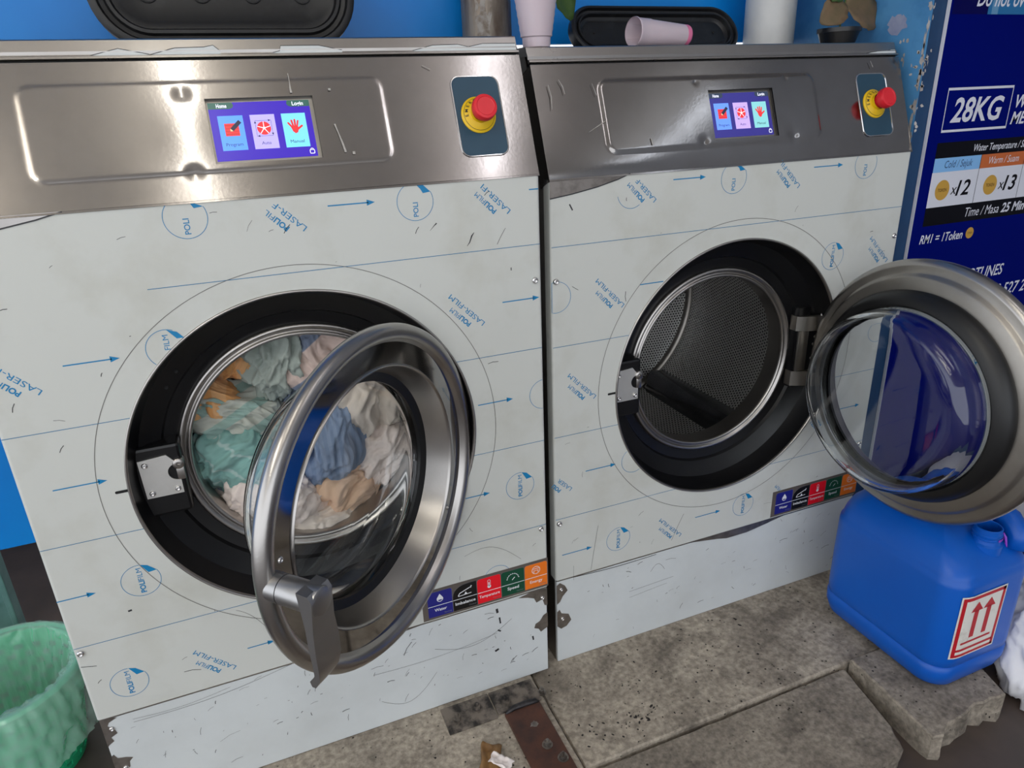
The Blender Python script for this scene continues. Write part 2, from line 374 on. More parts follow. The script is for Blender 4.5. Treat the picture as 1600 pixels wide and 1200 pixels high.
m_screen_bg = emis('screen_purple', srgb(58, 34, 170), 1.0); m_scr_green = emis('screen_green', srgb(52, 92, 84), 1.0)
m_scr_white = emis('screen_white', srgb(235, 238, 255), 1.0); m_scr_red = emis('screen_red', srgb(214, 52, 56), 1.0); m_scr_ink = emis('screen_ink', srgb(40, 40, 66), 0.8)
m_tile = [emis('tile_blue', srgb(88, 150, 250), 1.0), emis('tile_lilac', srgb(176, 166, 248), 1.0), emis('tile_cyan', srgb(120, 208, 246), 1.0)]
m_tile2 = [emis('tile_blue_dim', srgb(98, 142, 238), 1.0), emis('tile_lilac_dim', srgb(186, 160, 232), 1.0), emis('tile_teal_dim', srgb(128, 196, 200), 1.0)]
m_screen_bg2 = emis('screen_navy', srgb(48, 44, 122), 1.0); m_scr_green2 = emis('screen_grey', srgb(52, 64, 86), 0.8)
m_estop_plate = mat('estop_plate', srgb(38, 72, 92), 0.4, 0, srgb(34, 66, 86), 8, 3)
m_yellow = mat('estop_yellow', srgb(232, 190, 12), 0.4); m_red = mat('estop_red', srgb(222, 36, 48), 0.35); m_blk_pt = mat('black_print', srgb(22, 22, 22), 0.5)

def screw(M, r, parent, name='screw', mt=None):
    b = MB(M); b.lathe([(r, 0), (r * 0.97, r * 0.25), (r * 0.75, r * 0.55), (r * 0.45, r * 0.68), (r * 0.42, r * 0.40), (0.0001, r * 0.40)], 16)
    return b.build(name, mt or CHROME, parent, smooth=True)

def film_logo(M, x, z, parent, zc=9, part=1.0):
    """round print with a lifted blue corner and lettering reading upwards"""
    r = 0.0345; b = MB(M)
    keep = lambda pts: [p for p in pts if p[1] < zc]
    a0, a1 = radians(84), radians(388)
    pts = keep(arc(x, z, r, a0, a1, 60))
    # clip where the panel above cuts the circle
    seg = []
    for p in arc(x, z, r, a0, a1, 60):
        if p[1] < zc: seg.append(p)
        else:
            if len(seg) > 1: b.strip(seg, 0.0010)
            seg = []
    if len(seg) > 1: b.strip(seg, 0.0010)
    p0 = (x + r * cos(radians(82)), z + r * sin(radians(82))); p1 = (x + r * cos(radians(28)), z + r * sin(radians(28)))
    if p0[1] < zc + 0.012:
        q = [p0, (p0[0] + 0.012, p0[1] - 0.004), p1, (x + r * 0.62 * cos(radians(42)), z + r * 0.62 * sin(radians(42))), (x + r * 0.72 * cos(radians(62)), z + r * 0.72 * sin(radians(62)))]
        q = [(a, min(c, zc)) for a, c in q]; b.poly(q)
    if zc > z + 0.03:
        b.text('POLI', 0.0135, x + 0.0045, z - 0.0275, bold=0.03, ang=pi / 2); b.text('FILM', 0.0135, x + 0.0045, z + 0.0005, ang=pi / 2, width=0.0275)
    else:
        b.text('POLI', 0.0135, x + 0.0045, z - 0.0275, bold=0.012, ang=pi / 2)
    return b.build('film_logo', PRINT, parent)

def film_arrow(M, x0, x1, z, parent, head=True):
    b = MB(M); b.strip([(x0, z), (x1 - (0.012 if head else 0), z)], 0.0022)
    if head: b.poly([(x1 - 0.015, z - 0.0055), (x1, z), (x1 - 0.015, z + 0.0055)])
    return b.build('film_arrow', PRINT, parent)

def film_caption(M, x, z, parent, l1='LASER-FILM', l2=('POLI', 'FILM'), mt=None):
    e1 = (-0.7071, 0.7071); e2 = (-0.7071, -0.7071); ang = radians(135); b = MB(M)
    if l1: b.text(l1, 0.0152, x, z, ang=ang, width=0.0096 * len(l1))
    px, pz = x + 0.0226 * e1[0] + 0.0195 * e2[0], z + 0.0226 * e1[1] + 0.0195 * e2[1]
    if l2[0]: b.text(l2[0], 0.0140, px, pz, ang=ang, bold=0.035, width=0.0275)
    if l2[1]: b.text(l2[1], 0.0140, px + 0.0295 * e1[0], pz + 0.0295 * e1[1], ang=ang, width=0.0062 * len(l2[1]))
    return b.build('film_caption', mt or PRINT, parent)

def hand_icon(b, cx, cy, s, mt):
    b.poly([(cx - .30 * s, cy - .02 * s), (cx - .34 * s, cy + .05 * s), (cx + .2 * s, cy + .1 * s), (cx + .26 * s, cy - .1 * s), (cx + .16 * s, cy - .42 * s), (cx - .02 * s, cy - .5 * s), (cx - .2 * s, cy - .34 * s)], mt, T(0, 0, .0002))
    for x0, y0, x1, y1, wd in ((-.24, .0, -.46, .3, .14), (-.12, .0, -.2, .48, .14), (.02, .0, .03, .52, .14), (.14, .0, .26, .44, .13), (.16, -.2, .52, .06, .15)):
        dx, dy = x1 - x0, y1 - y0; l = hypot(dx, dy); nx, ny = -dy / l * wd / 2, dx / l * wd / 2
        pts = [(x0 + nx, y0 + ny), (x0 - nx, y0 - ny), (x1 - nx, y1 - ny), (x1 + dx / l * wd * .45, y1 + dy / l * wd * .45), (x1 + nx, y1 + ny)]
        b.poly([(cx + p * s, cy + q * s) for p, q in pts], mt, T(0, 0, .0004))

WHITE_DR = mat('dried_drip', srgb(176, 172, 166), .6, .3)
mat_latch = mat('latch_alloy', (0.74, 0.73, 0.70, 1), 0.45, 0.9, (0.66, 0.65, 0.62, 1), 20, 4)
def control_panel(t, cfg):
    # slanted sheet with pressed bead frame and small dents, real relief
    nx, ns = 260, 72; b = MB(MPAN); vs = []; fs = []
    fx0, fx1, fs0, fs1, fr = 0.147, 0.717, 0.046, 0.196, 0.02
    def relief(x, s):
        h = 0.0
        qx = max(fx0 + fr - x, x - fx1 + fr, 0); qs = max(fs0 + fr - s, s - fs1 + fr, 0)
        dd = hypot(qx, qs) - fr if (qx > 0 or qs > 0) else -min(x - fx0, fx1 - x, s - fs0, fs1 - s)
        if qx == 0 and qs == 0: dd = max(fx0 - x, x - fx1, fs0 - s, s - fs1)
        h += cfg['bead'] * (1 - ss(-0.004, 0.004, dd)) 
        for dx, ds, r, a in cfg['dents']:
            q = ((x - dx) ** 2 + (s - ds) ** 2) / (r * r)
            if q < 9: h += a * math.exp(-q)
        h += cfg['wave'] * noise.noise((x * 3.1 + cfg['seed'], s * 5.0, 0))
        h += cfg['curl'] * math.exp(-s / 0.022) * (1 + 0.35 * noise.noise((x * 6, cfg['seed'], 3)))
        return h
    for j in range(ns + 1):
        for i in range(nx + 1):
            x = i / nx; s = PAN_L * j / ns; vs.append((x, s, relief(x, s)))
    for j in range(ns):
        for i in range(nx):
            x = (i + .5) / nx; s = PAN_L * (j + .5) / ns
            if 0.4145 < x < 0.5905 and 0.058 < s < 0.168: continue
            a = j * (nx + 1) + i; fs.append((a, a + 1, a + nx + 2, a + nx + 1))
    b.add(vs, fs)
    # folded returns: bottom lip and ends
    b.box(0, 1, -0.004, 0.0, -0.05, 0.0005, 0); b.box(0, 0.0015, 0, PAN_L, -0.05, -0.0002); b.box(0.9985, 1, 0, PAN_L, -0.05, -0.0002); b.box(0, 1, PAN_L - .001, PAN_L + .001, -0.05, 0)
    cp = b.build('control_panel', STEEL_P, t, smooth=False)
    me = cp.data
    n = nx * ns - 0
    sm = [False] * len(me.polygons)
    for k in range(len(fs)): sm[k] = True
    me.polygons.foreach_set('use_smooth', sm)
    MB().box(0.002, 0.998, -0.0007, 0.01, Z_TOP - .0034, Z_TOP - .0002).build('panel_gap', DARK, cp)
    # display
    D = MB(MPAN); x0, x1, s0, s1 = 0.4125, 0.5925, 0.0565, 0.1695
    F = lambda u, v: None
    D.box(x0 - .002, x1 + .002, s0 - .002, s0 + .001, -.012, .0006, 1); D.box(x0 - .002, x1 + .002, s1 - .0015, s1 + .0015, -.012, .0006, 1)
    D.box(x0 - .002, x0 + .0015, s0, s1, -.012, .0006, 1); D.box(x1 - .0005, x1 + .003, s0, s1, -.012, .0006, 1)
    D.poly([(x0, s0), (x1, s0), (x1, s1), (x0, s1)], 0, T(0, 0, -.006), 0.004)
    disp = D.build('display', [STEEL_DULL, BLACK], t)
    gx0, gx1, gs0, gs1 = x0 + .006, x1 - .007, s0 + .007, s1 - .007; W = gx1 - gx0; H = gs1 - gs0
    MG = MPAN @ T(gx0, gs0, -.0055)
    S = MB(MG); S.poly([(0, 0), (W, 0), (W, H), (0, H)]); S.build('screen', cfg['bg'], disp)
    U2 = T(0, 0, .0002)
    S = MB(MG @ U2); S.poly([(0, H - .011), (.034, H - .011), (.039, H - .009), (.041, H - .005), (.039, H), (0, H)], 0); S.text('Home', .0095, .0215, H - .0088, 1, U2, bold=.02, align='C', width=.0165); S.build('home_tab', [cfg['hdr'], m_scr_white], disp)
    S = MB(MG @ U2); S.poly([(W, H - .011), (W - .032, H - .011), (W - .037, H - .009), (W - .039, H - .005), (W - .037, H), (W, H)][::-1], 0); S.text('Login', .0095, W - .020, H - .0088, 1, U2, bold=.02, align='C', width=.019); S.build('login_tab', [cfg['hdr'], m_scr_white], disp)
    S = MB(MG @ U2); S.strip(rrect(W - .0125, W - .005, .005, .0115, .001, 2), .0012, 0, U2, closed=True); S.strip(arc(W - .0088, .0115, .0025, 0, pi, 8), .0010, 0, U2); S.build('lock_icon', m_scr_white, disp)
    for k, (nm, tx) in enumerate((('Program', .012), ('Auto', .064), ('Manual', .116))):
        tw, th, ty = .0405, .059, .0175
        S = MB(MG @ T(tx, ty, .0003)); S.poly([(0, 0), (tw, 0), (tw, th), (0, th)], 0)
        cx, cy = tw / 2, th * .60; U = T(0, 0, .0002)
        if k == 0:
            S.poly([(cx - .0115, cy - .011), (cx + .0115, cy - .011), (cx + .0115, cy + .0105), (cx - .0115, cy + .0105)], 1, U)
            for q in range(4): S.strip([(cx - .0105, cy - .008 + q * .005), (cx + .0105, cy - .008 + q * .005)], .0007, 3, T(0, 0, .0003))
            dx, dy = .0145, .0135; nx_, ny_ = -.0022, .0024
            S.poly([(cx - .0005 + nx_, cy - .0005 + ny_), (cx - .0005 - nx_, cy - .0005 - ny_), (cx + dx - nx_, cy + dy - ny_), (cx + dx + nx_, cy + dy + ny_)], 2, T(0, 0, .0004))
            S.poly([(cx - .003, cy - .003), (cx - .0005 - nx_, cy - .0005 - ny_), (cx - .0005 + nx_, cy - .0005 + ny_)], 4, T(0, 0, .0005))
        elif k == 1:
            S.poly(arc(cx, cy, .0115, 0, 2 * pi, 32)[:-1], 1, U)
            for q in range(5):
                a = q * 2 * pi / 5 + .3; S.strip([(cx + .0015 * cos(a), cy + .0015 * sin(a)), (cx + .0112 * cos(a), cy + .0112 * sin(a))], .0012, 5, T(0, 0, .0004))
            S.poly(arc(cx, cy, .0024, 0, 2 * pi, 16)[:-1], 5, T(0, 0, .0005))
            e = .0132
            for (ax, ay, bx_, by_) in ((-e, e, e, e), (e, e, e, -e), (e, -e, -e, -e), (-e, -e, -e, e)):
                S.strip([(cx + ax, cy + ay), (cx + bx_, cy + by_)], .0005, 2, U)
                dx, dy = bx_ - ax, by_ - ay; l = hypot(dx, dy); dx /= l; dy /= l
                hx, hy = cx + bx_ - dx * .0005, cy + by_ - dy * .0005
                S.poly([(hx - dx * .004 - dy * .0018, hy - dy * .004 + dx * .0018), (hx - dx * .004 + dy * .0018, hy - dy * .004 - dx * .0018), (hx, hy)], 2, T(0, 0, .0004))
        else:
            hand_icon(S, cx, cy, .0235, 1)
        S.text(nm, .0078, cx, .0075, 2, U, align='C', width=.0034 * len(nm) * 1.15)
        S.build('menu_tile', [cfg['tiles'][k], m_scr_red, m_scr_ink, mat_redline, mat_pencil, m_scr_white], disp)
    # emergency stop
    ex0, ex1, es0, es1 = 0.851, 0.944, 0.043, 0.192
    E = MB(MPAN); E.poly(rrect(ex0, ex1, es0, es1, .016), 0, T(0, 0, .0006), .002)
    pts = rrect(ex0 - .001, ex1 + .001, es0 - .001, es1 + .001, .017); E.tube([(p, q, .0008) for p, q in pts], .0016, 6, 1, None, True)
    es = E.build('emergency_stop', [m_estop_plate, CHROME], t, angle=40)
    cx, cs = 0.8945, 0.119; ME = MPAN @ T(cx, cs, 0)
    E = MB(ME); E.lathe([(.0345, .001), (.0345, .0035), (.032, .005), (.022, .0115), (.0185, .0125), (.0185, .02)], 40, 0)
    E.build('yellow_collar', m_yellow, es, smooth=False, angle=30)
    E = MB(ME); word = 'EMERGENCY'
    for i, ch in enumerate(word):
        a = radians(186 - i * 20.5); rr = .0262
        # letter lies on the cone
        n = Vector((0.545 * cos(a), 0.545 * sin(a), 0.838)); tx_ = Vector((sin(a), -cos(a), 0)); up = n.cross(tx_)
        P = Vector((rr * cos(a), rr * sin(a), .0092))
        X = Matrix(((tx_.x, up.x, n.x, P.x), (tx_.y, up.y, n.y, P.y), (tx_.z, up.z, n.z, P.z), (0, 0, 0, 1)))
        E.text(ch, .0085, 0, -.003, 0, X, bold=.02, align='C')
    E.lathe([(.0306, .0063), (.0300, .0067)], 40, 0)
    E.build('lettering', m_blk_pt, es)
    E = MB(ME); E.lathe([(.0155, .012), (.0155, .026), (.0175, .028), (.0225, .030), (.0235, .033), (.0235, .043), (.0220, .0465), (.0175, .0475), (.0165, .0468), (.0001, .0468)], 40, 0)
    E.build('red_button', m_red, es, angle=35)
    for pts, wd in cfg['drips']:
        b = MB(MPAN @ T(0, 0, .0022 + cfg['bead'])); b.strip(pts, wd); b.build('paint_drip', WHITE_DR, cp)
    return cp

mat_redline = emis('screen_redline', srgb(160, 40, 50), 0.8); mat_pencil = emis('screen_pencil', srgb(235, 205, 150), 0.9)

TILE_M = [mat('tile_water', srgb(34, 36, 128), 0.4), mat('tile_imbalance', srgb(18, 16, 16), 0.4), mat('tile_temperature', srgb(232, 18, 36), 0.4), mat('tile_speed', srgb(10, 72, 50), 0.4), mat('tile_energy', srgb(238, 120, 30), 0.4)]

def feature_strip(t, y):
    M = MFRONT(y); x0 = 0.693; Z0, Z1 = 0.276, 0.346
    b = MB(M); b.poly([(0.680, 0.270), (1.0, 0.270), (1.0, 0.353), (0.680, 0.353)], 0, None, 0.0006)
    st = b.build('feature_strip', mat('strip_base', srgb(96, 88, 82), 0.45), t)
    words = (('Water', 'Saving'), ('Imbalance', 'Control'), ('Temperature', 'Control'), ('Speed', 'Adjustment'), ('Energy', 'Saving'))
    for k, (wd, sub) in enumerate(words):
        a = x0 + k * 0.0612; c = a + 0.0598; M2 = M @ T(0, 0, .0004); b = MB(M2)
        r = .006
        top = [(c, Z1 - r)] + arc(c - r, Z1 - r, r, 0, pi / 2, 5) if k != 2 else [(c, Z1 - .004)]
        if k == 1: pts = [(a, Z0), (c, Z0), (c, Z1), (c - .02, Z1)] + [(a + .026 * (1 - cos(u)) if False else a + .036 - .036 * sin(u), Z1 - .028 + .028 * cos(u)) for u in [i * pi / 2 / 6 for i in range(1, 7)]]
        else: pts = [(a, Z0), (c, Z0)] + arc(c - r, Z1 - r, r, 0, pi / 2, 5) + arc(a + r, Z1 - r, r, pi / 2, pi, 5)
        b.poly(pts, 0); U = T(0, 0, .0002)
        b.strip(pts[1:], .0006, 2, U)
        b.strip([(a, 0.3065), (c, 0.3065)], .0014, 1, U)
        cx, cz = (a + c) / 2, 0.3265
        if k == 0:
            dr = [(cx, cz + .0115)] + arc(cx, cz - .003, .0078, radians(25), radians(-205), 18)
            b.poly(dr, 1, U); b.poly(arc(cx, cz - .0035, .0055, radians(-15), radians(-165), 10), 0, T(0, 0, .0004))
        elif k == 1:
            b.strip([(cx - .017, cz - .011), (cx - .013, cz - .004), (cx + .016, cz + .007)], .0022, 1, U); b.strip([(cx - .017, cz - .012), (cx + .016, cz - .010)], .0018, 1, U); b.poly([(cx - .002, cz - .01), (cx + .006, cz - .01), (cx + .002, cz - .003)], 1, U); b.strip([(cx + .014, cz + .004), (cx + .017, cz + .010)], .003, 1, U)
        elif k == 2:
            b.strip(rrect(cx - .0032, cx + .0032, cz - .006, cz + .011, .003, 3), .0010, 1, U, closed=True); b.poly(arc(cx, cz - .008, .0045, 0, 2 * pi, 16)[:-1], 1, U); b.strip([(cx, cz - .008), (cx, cz + .004)], .0020, 1, U)
        elif k == 3:
            b.strip(arc(cx, cz - .006, .0145, radians(0), radians(180), 20), .0010, 1, U)
            for q in range(9):
                an = radians(5 + q * 21.2); b.strip([(cx + .0148 * cos(an), cz - .006 + .0148 * sin(an)), (cx + .0168 * cos(an), cz - .006 + .0168 * sin(an))], .001, 1, U)
            b.strip([(cx - .002, cz - .009), (cx + .005, cz - .002)], .0018, 1, U)
        else:
            b.strip(arc(cx, cz, .0105, 0, 2 * pi, 24), .0013, 1, U); b.strip([(cx - .008, cz + .004), (cx, cz + .0045), (cx + .008, cz + .004)], .0014, 1, U); b.strip([(cx - .007, cz - .001), (cx + .007, cz - .001)], .0012, 1, U); b.strip([(cx - .005, cz - .001), (cx - .006, cz - .009)], .0012, 1, U); b.strip([(cx + .005, cz - .001), (cx + .006, cz - .009)], .0012, 1, U)
        wdt = {5: .030, 6: .033, 9: .050, 11: .052}[len(wd)]
        b.text(wd, .0118, cx, .2905, 1, U, bold=.015 if k < 2 or k == 3 else 0.006, align='C', width=wdt)
        b.text(sub, .0058, c - .004, .2805, 2, U, align='R', width=.0175)
        b.build('feature_tile', [TILE_M[k], WHITE_PT, GREY_PT], st)
    return st

def uv_fill(o, fn):
    me = o.data; uv = me.uv_layers.new(name='UVMap')
    for p in me.polygons:
        c = sum((me.vertices[v].co for v in p.vertices), Vector()) / len(p.vertices)
        for li in p.loop_indices:
            uv.data[li].uv = fn(me.vertices[me.loops[li].vertex_index].co, c)

def machine(name, loc, rz, label, cfg):
    t = empty(name, loc, rz); tag(t, label, 'washing machine', 'coin laundry washing machines')
    MC = T(CX, 0, CZ)
    # cabinet shell
    b = MB(); side = [(-0.012, 0.0), (-0.90, 0.0), (-0.90, 1.49), (-0.115, 1.49), (-0.03, 1.25), (-0.012, 1.25)]
    for sx in (0.002, 0.998): b.poly(side, 0, Matrix(((0, 0, -1, sx), (-1, 0, 0, 0), (0, 1, 0, 0), (0, 0, 0, 1))), 0.002 if sx < .5 else -.002)
    b.box(0.002, 0.998, 0.895, 0.90, 0.0, 1.49); b.box(0.01, 0.99, 0.02, 0.9, 0.001, 0.006)
    b.build('cabinet', STEEL_DULL, t)
    # filmed front sheet with round opening, edges rolled back
    b = MB(); A = 120; vs = []; fs = []
    corners = [atan2(z - CZ, x - CX) % (2 * pi) for x, z in ((0.006, Z_SEAM), (0.994, Z_SEAM), (0.994, Z_TOP), (0.006, Z_TOP))]
    angs = sorted(set([2 * pi * i / A for i in range(A)] + corners)); n = len(angs)
    def edge(a):
        c, s = cos(a), sin(a); k = 9e9
        if c > 1e-9: k = min(k, (0.994 - CX) / c)
        if c < -1e-9: k = min(k, (0.006 - CX) / c)
        if s > 1e-9: k = min(k, (Z_TOP - CZ) / s)
        if s < -1e-9: k = min(k, (Z_SEAM - CZ) / s)
        return (CX + k * c, 0, CZ + k * s)
    for a in angs: vs.append((CX + RO * cos(a), 0.0, CZ + RO * sin(a)))
    for a in angs: vs.append(edge(a))
    for i in range(n): j = (i + 1) % n; fs.append((i + n, j + n, j, i))
    b.add(vs, fs)
    for sx, ex in ((1, 0.994), (-1, 0.006)):                       # rolled vertical edges
        prof = [(ex + sx * 0.006 * sin(u), 0.006 * (1 - cos(u))) for u in [i * pi / 2 / 5 for i in range(6)]] + [(ex + sx * 0.006, 0.03)]
        vs = [(x, y, z) for x, y in prof for z in (Z_SEAM, Z_TOP)]; fs = [(2 * i, 2 * i + 2, 2 * i + 3, 2 * i + 1) for i in range(len(prof) - 1)]
        b.add(vs, fs)
    b.box(0.004, 0.996, 0.0002, 0.012, Z_SEAM - 0.0035, Z_SEAM, 1)
    fp = b.build('front_panel', [FILM, STEEL_SAT], t)
    sm = [False] * len(fp.data.polygons)
    for k in range(n, n + 12): sm[k] = True
    fp.data.polygons.foreach_set('use_smooth', sm)
    # prints on the film
    MP = MFRONT(-0.0004)
    for z in (1.119, 0.896, 0.673, 0.449):
        x0 = cfg['line0'] if z > 1 else 0.002
        half = sqrt(max(0, (RO + .003) ** 2 - (z - CZ) ** 2))
        for xa, xb in (((x0, 0.998),) if half == 0 else ((x0, CX - half), (CX + half, 0.998))):
            bb = MB(MP); bb.strip([(xa, z + cfg['ltilt'] * (0.5 - xa)), (xb, z + cfg['ltilt'] * (.5 - xb))], 0.0013); bb.build('film_stripe', PRINT_L, fp)
    for x, z in cfg['logos']: film_logo(MP, x, z, fp, 1.2535)
    for x, z, hit in cfg['cutlogos']:
        bb = MB(MP); bb.strip([p for p in arc(x, z, .0345, 0, 2 * pi, 60) if hypot(p[0] - CX, p[1] - CZ) > RO + .002 and p[0] > 0.001 and p[0] < 0.999][hit[0]:hit[1]], .001)
        if hit[2]: bb.text(hit[2], .0135, x + .0045, z + hit[3], ang=pi / 2, width=.0068 * len(hit[2]))
        if hit[2]: bb.poly([(x + .004, z + .034), (x + .020, z + .028), (x + .030, z + .016), (x + .018, z + .016)])
        bb.build('film_logo', PRINT, fp)
    for x0, x1, z, h in cfg['arrows']: film_arrow(MP, x0, x1, z, fp, h)
    for x, z, l1, l2 in cfg['caps']: film_caption(MP, x, z, fp, l1, l2)
    bb = MB(MP @ T(CX, CZ, 0)); bb.strip(arc(0, 0, 0.383, 0, 2 * pi, 140)[:-1], 0.0012, closed=True); bb.build('film_cut_circle', CUTLINE, fp)
    bb = MB(MP)
    for pts, wd in cfg['scratches']: bb.strip(pts, wd)
    bb.build('film_scratches', SCRATCH, fp)['kind'] = 'stuff'
    # key slot left of the opening
    bb = MB(MFRONT(-0.0006)); bb.poly(rrect(0.142, 0.166, 0.755, 0.7605, 0.0026, 4)); bb.build('release_slot', DARK, fp)
    # exposed steel where the film is peeled at the top corner
    bb = MB(MFRONT(-0.0008)); bb.poly(cfg['peel'], 0); bb.strip(cfg['peel_edge'], 0.0022, 1, T(0, 0, .0003)); bb.build('peeled_corner', [cfg['peel_mat'], SCRATCH], fp)
    for x, z in ((0.0115, 1.045), (0.985, 1.045), (0.0115, 0.436), (0.984, 0.440)):
        screw(MFRONT(-0.0004) @ T(x, z, 0), 0.0072, fp)
    # bright rolled rim of the opening
    bb = MB(MC); bb.lathe([(RO + .0035, 0.0005), (RO + .003, -0.0025), (RO + .0005, -0.0035), (RO - .0015, -0.002), (RO - .002, 0.004), (RO - .003, 0.012)], 140, axis='Y'); bb.build('opening_rim', STEEL_SAT, t, smooth=True)
    # black recess
    bb = MB(MC); bb.lathe([(RO - .002, 0.004), (0.327, 0.03), (0.318, 0.052), (0.300, 0.064), (0.281, 0.072), (0.277, 0.080), (0.252, 0.086), (0.250, 0.10)], 140, axis='Y'); rec = bb.build('door_recess', BLACK_R, t, angle=30)
    bb = MB(); bb.box(0.172, 0.258, 0.042, 0.09, 0.668, 0.815, 0, None, 0.006); bb.build('latch_housing', BLACK_R, rec)
    for a_, r_ in ((138, .296), (145, .296)):
        bb = MB(MFRONT(0.0640) @ T(CX + r_ * cos(radians(a_)), CZ + r_ * sin(radians(a_)), 0)); bb.lathe([(.0045, .0), (.0035, .0012), (.0001, .0004)], 12); bb.build('recess_hole', DARK, rec)
    # latch plate with semicircular notch, hook and three screws
    ML = MFRONT(0.038) @ T(0.198, 0.752, 0)
    notch = arc(.048, .006, .017, radians(80), radians(265), 12)
    bb = MB(ML); bb.poly([(-.014, -.040), (.051, -.040)] + [(.051, -.012)] + notch[::-1] + [(.034, .044), (-.016, .040)], 0, None, .003)
    lp = bb.build('latch_plate', mat_latch, t)
    bb = MB(ML); bb.lathe([(.0105, -.02), (.0105, .002), (.008, .004), (.004, .004), (.003, .0), (.0001, .0)], 20, 0, T(.052, .022, 0)); bb.box(.046, .060, -.012, .014, -.006, .0, 0, None, .001); bb.build('latch_hook', STEEL_SAT, lp, angle=40)
    for sx, sz in ((-.005, .030), (-.003, -.030), (.042, -.029)): screw(ML @ T(sx, sz, 0), .006, lp)
    # steel mouth ring
    bb = MB(MC); bb.lathe([(0.254, 0.090), (0.252, 0.080), (0.247, 0.076), (0.242, 0.078), (0.240, 0.083), (0.237, 0.084), (0.235, 0.079), (0.231, 0.077), (0.2275, 0.080), (0.2265, 0.090), (0.228, 0.135)], 120, axis='Y'); bb.build('mouth_ring', STEEL_SAT, t, smooth=True)
    # drum
    bb = MB(MC); bb.lathe([(0.228, 0.130), (0.345, 0.130), (0.36, 0.145), (0.36, 0.676), (0.348, 0.690), (0.20, 0.700), (0.0005, 0.700)], 144, axis='Y')
    dr = bb.build('drum', PERF, t, angle=60)
    def duv(co, c):
        x, z = co.x - CX, co.z - CZ; cx_, cz_ = c.x - CX, c.z - CZ; a = atan2(z, x); ca = atan2(cz_, cx_)
        if a - ca > pi: a -= 2 * pi
        if a - ca < -pi: a += 2 * pi
        if c.y > 0.68 or c.y < 0.14: return (x + 1, z + 1)
        return (a * 0.36 + 5, co.y + 1)
    uv_fill(dr, duv)
    bb = MB(MC); bb.lathe([(0.357, 0.672), (0.350, 0.668), (0.345, 0.686), (0.340, 0.692)], 120, axis='Y'); bb.build('drum_seam', STEEL_DULL, dr, smooth=True)
    m_lift = cfg['lift_mat']
    for k in range(3):
        a = radians(-55 + 120 * k); X = MC @ RY(-a)
        prof = [(0.360, -.055), (0.338, -.040), (0.312, -.018), (0.305, -.004), (0.305, .004), (0.312, .018), (0.338, .040), (0.360, .055)]
        ys = [0.16, 0.18, 0.64, 0.67]; vs = []; fs = []
        for q, yy in enumerate(ys):
            for r_, w_ in prof:
                rr = 0.36 - (0.36 - r_) * (0.25 if q in (0, 3) else 1.0); vs.append((rr, yy, w_))
        P_ = len(prof)
        for q in range(3):
            for i in range(P_ - 1): fs.append((q * P_ + i, q * P_ + i + 1, (q + 1) * P_ + i + 1, (q + 1) * P_ + i))
        bb = MB(X); bb.add(vs, fs); bb.build('drum_lifter', m_lift, dr, angle=25)
    # hinge bracket on the recess
    bb = MB(); bb.box(0.748, 0.790, 0.052, 0.090, 0.640, 0.870, 0, None, .004)
    for z0, z1 in ((0.806, 0.846), (0.648, 0.690)):
        bb.poly([(x_, y_ + .036) for x_, y_ in ((0.745, .04), (0.745, .018), (0.765, .006), (0.785, -.002), (0.812, -.004), (0.818, 0), (0.818, .006), (0.79, .009), (0.772, .02), (0.760, .04))], 1, T(0, 0, z1), z1 - z0)
    bb.box(0.752, 0.786, 0.046, 0.056, 0.690, 0.806, 1, None, .003)
    bb.lathe([(.006, 0), (.006, .23), (.0001, .231)], 12, 2, T(0.814, 0.038, 0.632))
    bb.build('hinge', [BLACK_R, STEEL_DULL, CHROME], t, angle=35)
    # kick panel
    bb = MB(); bb.box(0.003, 0.997, 0.003, 0.02, 0.0, Z_SEAM - 0.006, 0, None, .002); kp = bb.build('kick_panel', FILM_K, t)
    MK = MFRONT(0.0024)
    for pts in cfg['torn']:
        bb = MB(MK); bb.poly(pts, 0); bb.build('torn_film_patch', STEEL_DK, kp)
    bb = MB(MK @ T(0, 0, .0002))
    for pts, wd in cfg['kscr']: bb.strip(pts, wd)
    bb.build('kick_scratches', SCRATCH, kp)['kind'] = 'stuff'
    for x, z in cfg['kscrews']: screw(MK @ T(x, z, 0), .0055, kp)
    bb = MB(); bb.box(0.004, 0.996, 0.006, 0.02, Z_SEAM - 0.0065, Z_SEAM - 0.003); bb.build('seam_shadow_gap', DARK, kp)
    if cfg.get('kpeel'):
        bb = MB(MFRONT(-0.0002)); bb.poly(cfg['kpeel'], 0); bb.build('lifted_film', STEEL_DK, kp)
    feature_strip(t, -0.0008)
    control_panel(t, cfg)
    # top cap: slanted lip and flat top
    bb = MB(); prof = [(0.094, 1.4765), (0.088, 1.4765), (0.0845, 1.4790), (0.0860, 1.4825), (0.0935, 1.4840), (0.1025, 1.5065), (0.1055, 1.5085), (0.90, 1.5085), (0.90, 1.49), (0.094, 1.49)]
    vs = [(x, y, z) for x in (-0.0005, 1.0005) for y, z in prof]; k = len(prof); fs = [(i, (i + 1) % k, k + (i + 1) % k, k + i) for i in range(k)] + [tuple(range(k - 1, -1, -1)), tuple(range(k, 2 * k))]
    bb.add(vs, fs); tcap = bb.build('top_cap', STEEL, t, fix=True, angle=25)
    bb = MB(); bb.box(0.003, 0.997, 0.09, 0.10, 1.45, 1.48); bb.build('cap_gap', DARK, tcap)
    ML2 = Matrix(((1, 0, 0, 0), (0, 0.371, -0.928, 0.0931), (0, 0.928, 0.371, 1.4842), (0, 0, 0, 1))) @ T(0, 0, .0006)
